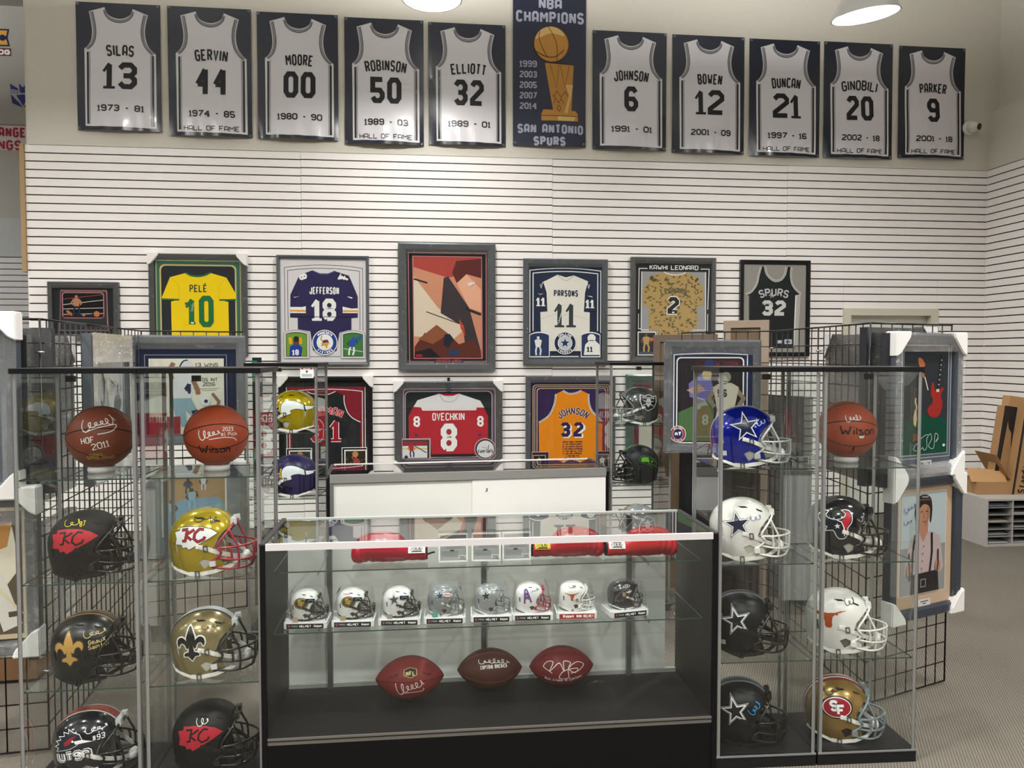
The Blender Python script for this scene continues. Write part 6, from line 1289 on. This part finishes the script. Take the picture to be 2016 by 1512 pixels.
p_ = put(A, 'poster_print', lvl=.002)
A = mk(); A.sig(K, 1310, 1130, 40, 30, 81, 3, rot=1.4); put(A, 'signature', p_, lvl=.006)
t, mk, put = frame('framed_photograph', 'frame with a tan basketball court photograph, low behind the metallic gold helmet', *along(GL[3], GL[4], .31, .03, .68), .62, .60, rz=dL, box=(1080, 860, 1760, 1500), mw=.05, mc='8a8c8e', depth=.04, back='a9a9a6', corners=('tl', 'tr'), wrap=1)
A = mk(); A.rect(mat('8f979c', .5), 1125, 905, 1715, 1455).rect(WHITE, 1190, 915, 1612, 1340).rect(mat('a78a62', .5), 1200, 925, 1602, 1330); put(A, 'mat_board')
A = mk(); A.poly(mat('7ba0b4', .5), [(1200, 1150), (1330, 1090), (1560, 1090), (1602, 1150), (1602, 1330), (1200, 1330)]).person(1360, 1060, 110, '5a4030', '3a4a60', '3a4a60').person(1460, 1040, 100, '5a4030', 'c8ccd0', 'c8ccd0').person(1385, 1170, 150, '5a4030', '8fb0c4', '8fb0c4', arm=2).person(1250, 1240, 150, '6a4a38', '9ab4c8', '9ab4c8')
put(A, 'photo_print', lvl=.002)
t, mk, put = frame('framed_photograph', 'wrapped frame with a grey and blue portrait, turned sideways behind the far left tower', *along(GL[1], GL[3], .16, .035, 1.42), .70, .72, rz=dirn(GL[1], GL[3]), box=(590, 690, 1050, 1500), mw=.06, mc='60666c', depth=.045, back='a8a8ae', wrap=1, glare=1.6)
A = mk(); A.rect(mat('7c8086', .5), 640, 740, 1010, 1460).rr(mat('2c2a60', .6), 672, 800, 990, 1450, 25).rr(WHITE, 688, 828, 980, 1440, 30).rr(mat('a9a7a6', .5), 696, 838, 972, 1430, 26); put(A, 'mat_board')
A = mk()
for k in range(40):
    r_ = random.Random(k); A.poly(mat(r_.choice(['bdbab8', '9a9898', 'c6c4c2', 'a4a8ae']), .5), [(700 + r_.random() * 240, 850 + r_.random() * 500)] * 1 + [(720 + r_.random() * 240, 870 + r_.random() * 520), (710 + r_.random() * 240, 860 + r_.random() * 540)])
A.poly(mat('6a7890', .5), [(800, 1250), (850, 1150), (900, 1140), (960, 1200), (965, 1425), (790, 1425)]).circ(mat('57504c', .5), 890, 1090, 42, 52).stroke(mat('8a96aa', .5), [(820, 1240), (900, 1320), (950, 1260)], 14).stroke(mat('a89888', .5), [(810, 1260), (790, 1330)], 18); put(A, 'photo_print', lvl=.003)
t, mk, put = frame('framed_photograph', 'dark framed display cut off by the left edge of the photo, upper', *along((-2.15, 3.33), GL[0], .20, .05, 1.475), .60, .74, rz=dirn((-2.15, 3.33), GL[0]), box=(0, 0, 600, 740), mw=.05, mc='4f555c', depth=.06, back='3a4046', corners=('tr', 'br'), wrap=1)
A = mk(); A.rect(mat('5a6066', .6), 45, 45, 555, 695).rect(WHITE, 95, 95, 505, 645).rect(mat('6a5a40', .5), 105, 105, 495, 635); put(A, 'mat_board')
t, mk, put = frame('framed_photograph', 'plastic-wrapped frame with a cream baseball photograph at the left edge', *along((-2.15, 3.33), GL[0], .25, .05, .80), .62, .68, rz=dirn((-2.15, 3.33), GL[0]), box=(0, 0, 620, 680), mw=.05, mc='2a2c30', depth=.06, back='3a3a38', corners=('tr', 'br'), wrap=1, glare=2)
A = mk(); A.rect(mat('c9b896', .5), 55, 80, 575, 620).rect(mat('5a5040', .5), 75, 95, 555, 600).poly(mat('e0d8c4', .5), [(400, 130), (520, 160), (545, 330), (480, 420), (420, 300)]).poly(mat('d8d4ca', .5), [(420, 380), (480, 340), (550, 560), (480, 590)]).poly(mat('c08a4a', .5), [(460, 150), (520, 140), (500, 240), (450, 260)]).stroke(mat('d8cda8', .5), [(380, 300), (550, 520)], 12).stroke(mat('4a4840', .5), [(500, 520), (550, 515)], 22); put(A, 'photo_print', lvl=.001)
backframe('dark wrapped frame with white corner guards behind the left grid, near top', along(GL[0], GL[1], .27, -.05, 1.40), dirn(GL[0], GL[1]) , .56, .72, ('tr',))
backframe('dark wrapped frame seen past the far left grid panel', along((-2.15, 3.33), GL[0], .30, -.06, 1.44), dirn((-2.15, 3.33), GL[0]), .56, .70, ())
backframe('dark brown frame low behind the far left tower', along(GL[0], GL[1], .30, -.05, .66), dirn(GL[0], GL[1]), .5, .56, (), '3a2c26')
# green tape strips on a frame edge behind the second tower
t = thing('green_taped_edge', 'dark board edge with two green tape pieces behind the second left tower', 'board', (-1.13, 5.28, 0), R(12))
boxes('board', [(-.03, .03, 0, .02, 0, 1.66)], mat('1c2a2a', .5), t); boxes('green_tape', [(-.032, .0, -.004, 0, 1.52, 1.64)], mat('1f8a62', .4), t); boxes('green_tape', [(-.032, .0, -.004, 0, .98, 1.06)], mat('1f8a62', .4), t)
# tan crate and boards at lower left
t = thing('wooden_crate', 'brown wooden crate with a pale top board behind the left grid', 'crate', (-2.55, 4.1, 0), R(4))
WC = mat('7a5c40', .7, vary=.15, bscale=6)
for k in range(5): boxes('plank', [(-.75, .55, 0, .6, .02 + .13 * k, .145 + .13 * k)], WC, t)
boxes('top_board', [(-.78, .58, -.03, .62, .675, .70)], mat('c2a488', .6, vary=.06), t)
# ------------------------------------------------------------------ right: paper organiser and cardboard boxes
OX, OY = 4.84, 6.20
t = thing('paper_organizer', 'low grey compartment organizer filled with papers, against right wall', 'organizer', (OX, OY, 0)); GY = mat('a9a7a2', .5)
W_, D_, H_ = .98, .62, .42
boxes('carcass', [(0, W_, 0, D_, H_ - .018, H_), (0, W_, 0, D_, 0, .018), (0, .014, .0, D_, .018, H_ - .018), (W_ - .014, W_, 0, D_, .018, H_ - .018), (0.014, W_ - .014, D_ - .01, D_, .018, H_ - .018)], GY, t)
for x in (.245, .49, .735): boxes('divider', [(x, x + .01, .004, D_ - .01, .018, H_ - .018)], GY, t)
for i in range(4):
    for k in range(1, 6):
        boxes('shelf', [(.016 + .245 * i, .243 + .245 * i, .006, D_ - .02, .018 + .064 * k, .022 + .064 * k)], mat('8c8b88', .5), t)
r_ = random.Random(3)
for i in range(4):
    for k in (0, 1, 3, 5) if i == 0 else (0, 2, 4):
        z = .0225 + .064 * k if k else .0185; n = r_.randint(2, 6); tt = thing('paper_stack', f'stack of papers in the organizer, column {("one","two","three","four")[i]} from left, row {("one","two","three","four","five","six")[k]} up', 'papers', (OX + .13 + .245 * i, OY + .25, z), group='paper stacks in the organizer')
        for q in range(n):
            o = boxes('sheet', [(-.095, .095, -.2, .14, 0, .0035)], mat(r_.choice(['c9c7c2', 'b9b6ae', 'd6d4cf', 'a89c84', '8a93a4']), .7), tt); o.location = (r_.uniform(-.008, .008), r_.uniform(-.03, .03), q * .0042); o.rotation_euler[2] = r_.uniform(-.06, .06)
KB, KB2 = mat('a07c54', .75, vary=.06, bscale=8), mat('b28c60', .75, vary=.06, bscale=8)
KBD = mat('2a2622', .7)
t = thing('cardboard_box', 'open brown cardboard box with raised flaps on the organizer', 'box', (4.92, 6.42, H_ + .002), R(-4))
boxes('box_wall', [(0, .34, 0, .004, 0, .11)], KB, t); boxes('box_wall', [(0, .34, .30, .304, 0, .11)], KB, t); boxes('box_wall', [(0, .004, .004, .30, 0, .11)], KB, t); boxes('box_wall', [(.336, .34, .004, .30, 0, .11)], KB, t); boxes('box_floor', [(0.004, .336, .004, .30, 0, .004)], KB, t)
o = boxes('flap', [(0, .34, 0, .004, 0, .14)], KB2, t); o.location = (-.05, .02, .112); o.rotation_euler = (R(-35), R(4), 0)
o = boxes('flap', [(0, .004, 0, .3, 0, .30)], KB, t); o.location = (.33, .02, .10); o.rotation_euler = (0, R(-32), 0)
def cbox(label, x, y, z, w_, d_, h_, rz, tiltx, art=None, m=KB):
    t = thing('cardboard_box', label, 'box', (x, y, z), group='cartons on the organizer', rot=(0, tiltx, rz)); boxes('box_body', [(0, w_, 0, d_, 0, h_)], m, t, .002)
    if art: A = Art(); art(A); A.build('print', t, flat(-.0004), eps=.0004)
    return t
def a1(A): A.poly(KBD, [(0, 0), (.03, 0), (.05, .62), (.10, .56), (.13, .3), (.10, 0), (.22, 0), (.22, .80), (0, .80)]).poly(KB, [(.03, 0), (.115, 0), (.14, .34), (.05, .66)]).text(mat('a89878', .6), 'SBE-BIS-848', .155, .60, .022, wd=.17, th=.2, rot=PI / 2)
def a2(A): A.rect(KBD, 0, 0, .022, .86).text(mat('1c1814', .6), 'Standard Dimming LED', .085, .42, .07, wd=.80, th=.17, rot=PI / 2).rect(KBD, .14, .2, .145, .8)
cbox('tall brown and black carton leaning left, on the organizer', 5.112, 6.50, H_ + .004, .22, .10, .80, R(-3), R(8), a1)
cbox('tall carton printed with a vertical dimming light title, on the organizer', 5.22, 6.385, H_ + .004, .24, .10, .86, R(-3), R(8), a2)
cbox('narrow plain carton behind the two tall printed cartons', 5.30, 6.68, H_ + .004, .30, .10, .88, R(-2), R(8), None, KB2)
# small things on the carpet beyond, seen left: white price card stack
t = thing('white_post', 'white painted shelf end cut off at the left edge of the photo', 'shelf', (-3.45, 3.9, 0))
boxes('end_panel', [(-.02, .0, 0, .4, 0, 1.55)], mat('dcdad6', .5), t); boxes('shelf_board', [(-.5, -.02, 0, .4, z, z + .02) for z in (.4, .8, 1.2, 1.5)], mat('dcdad6', .5), t)
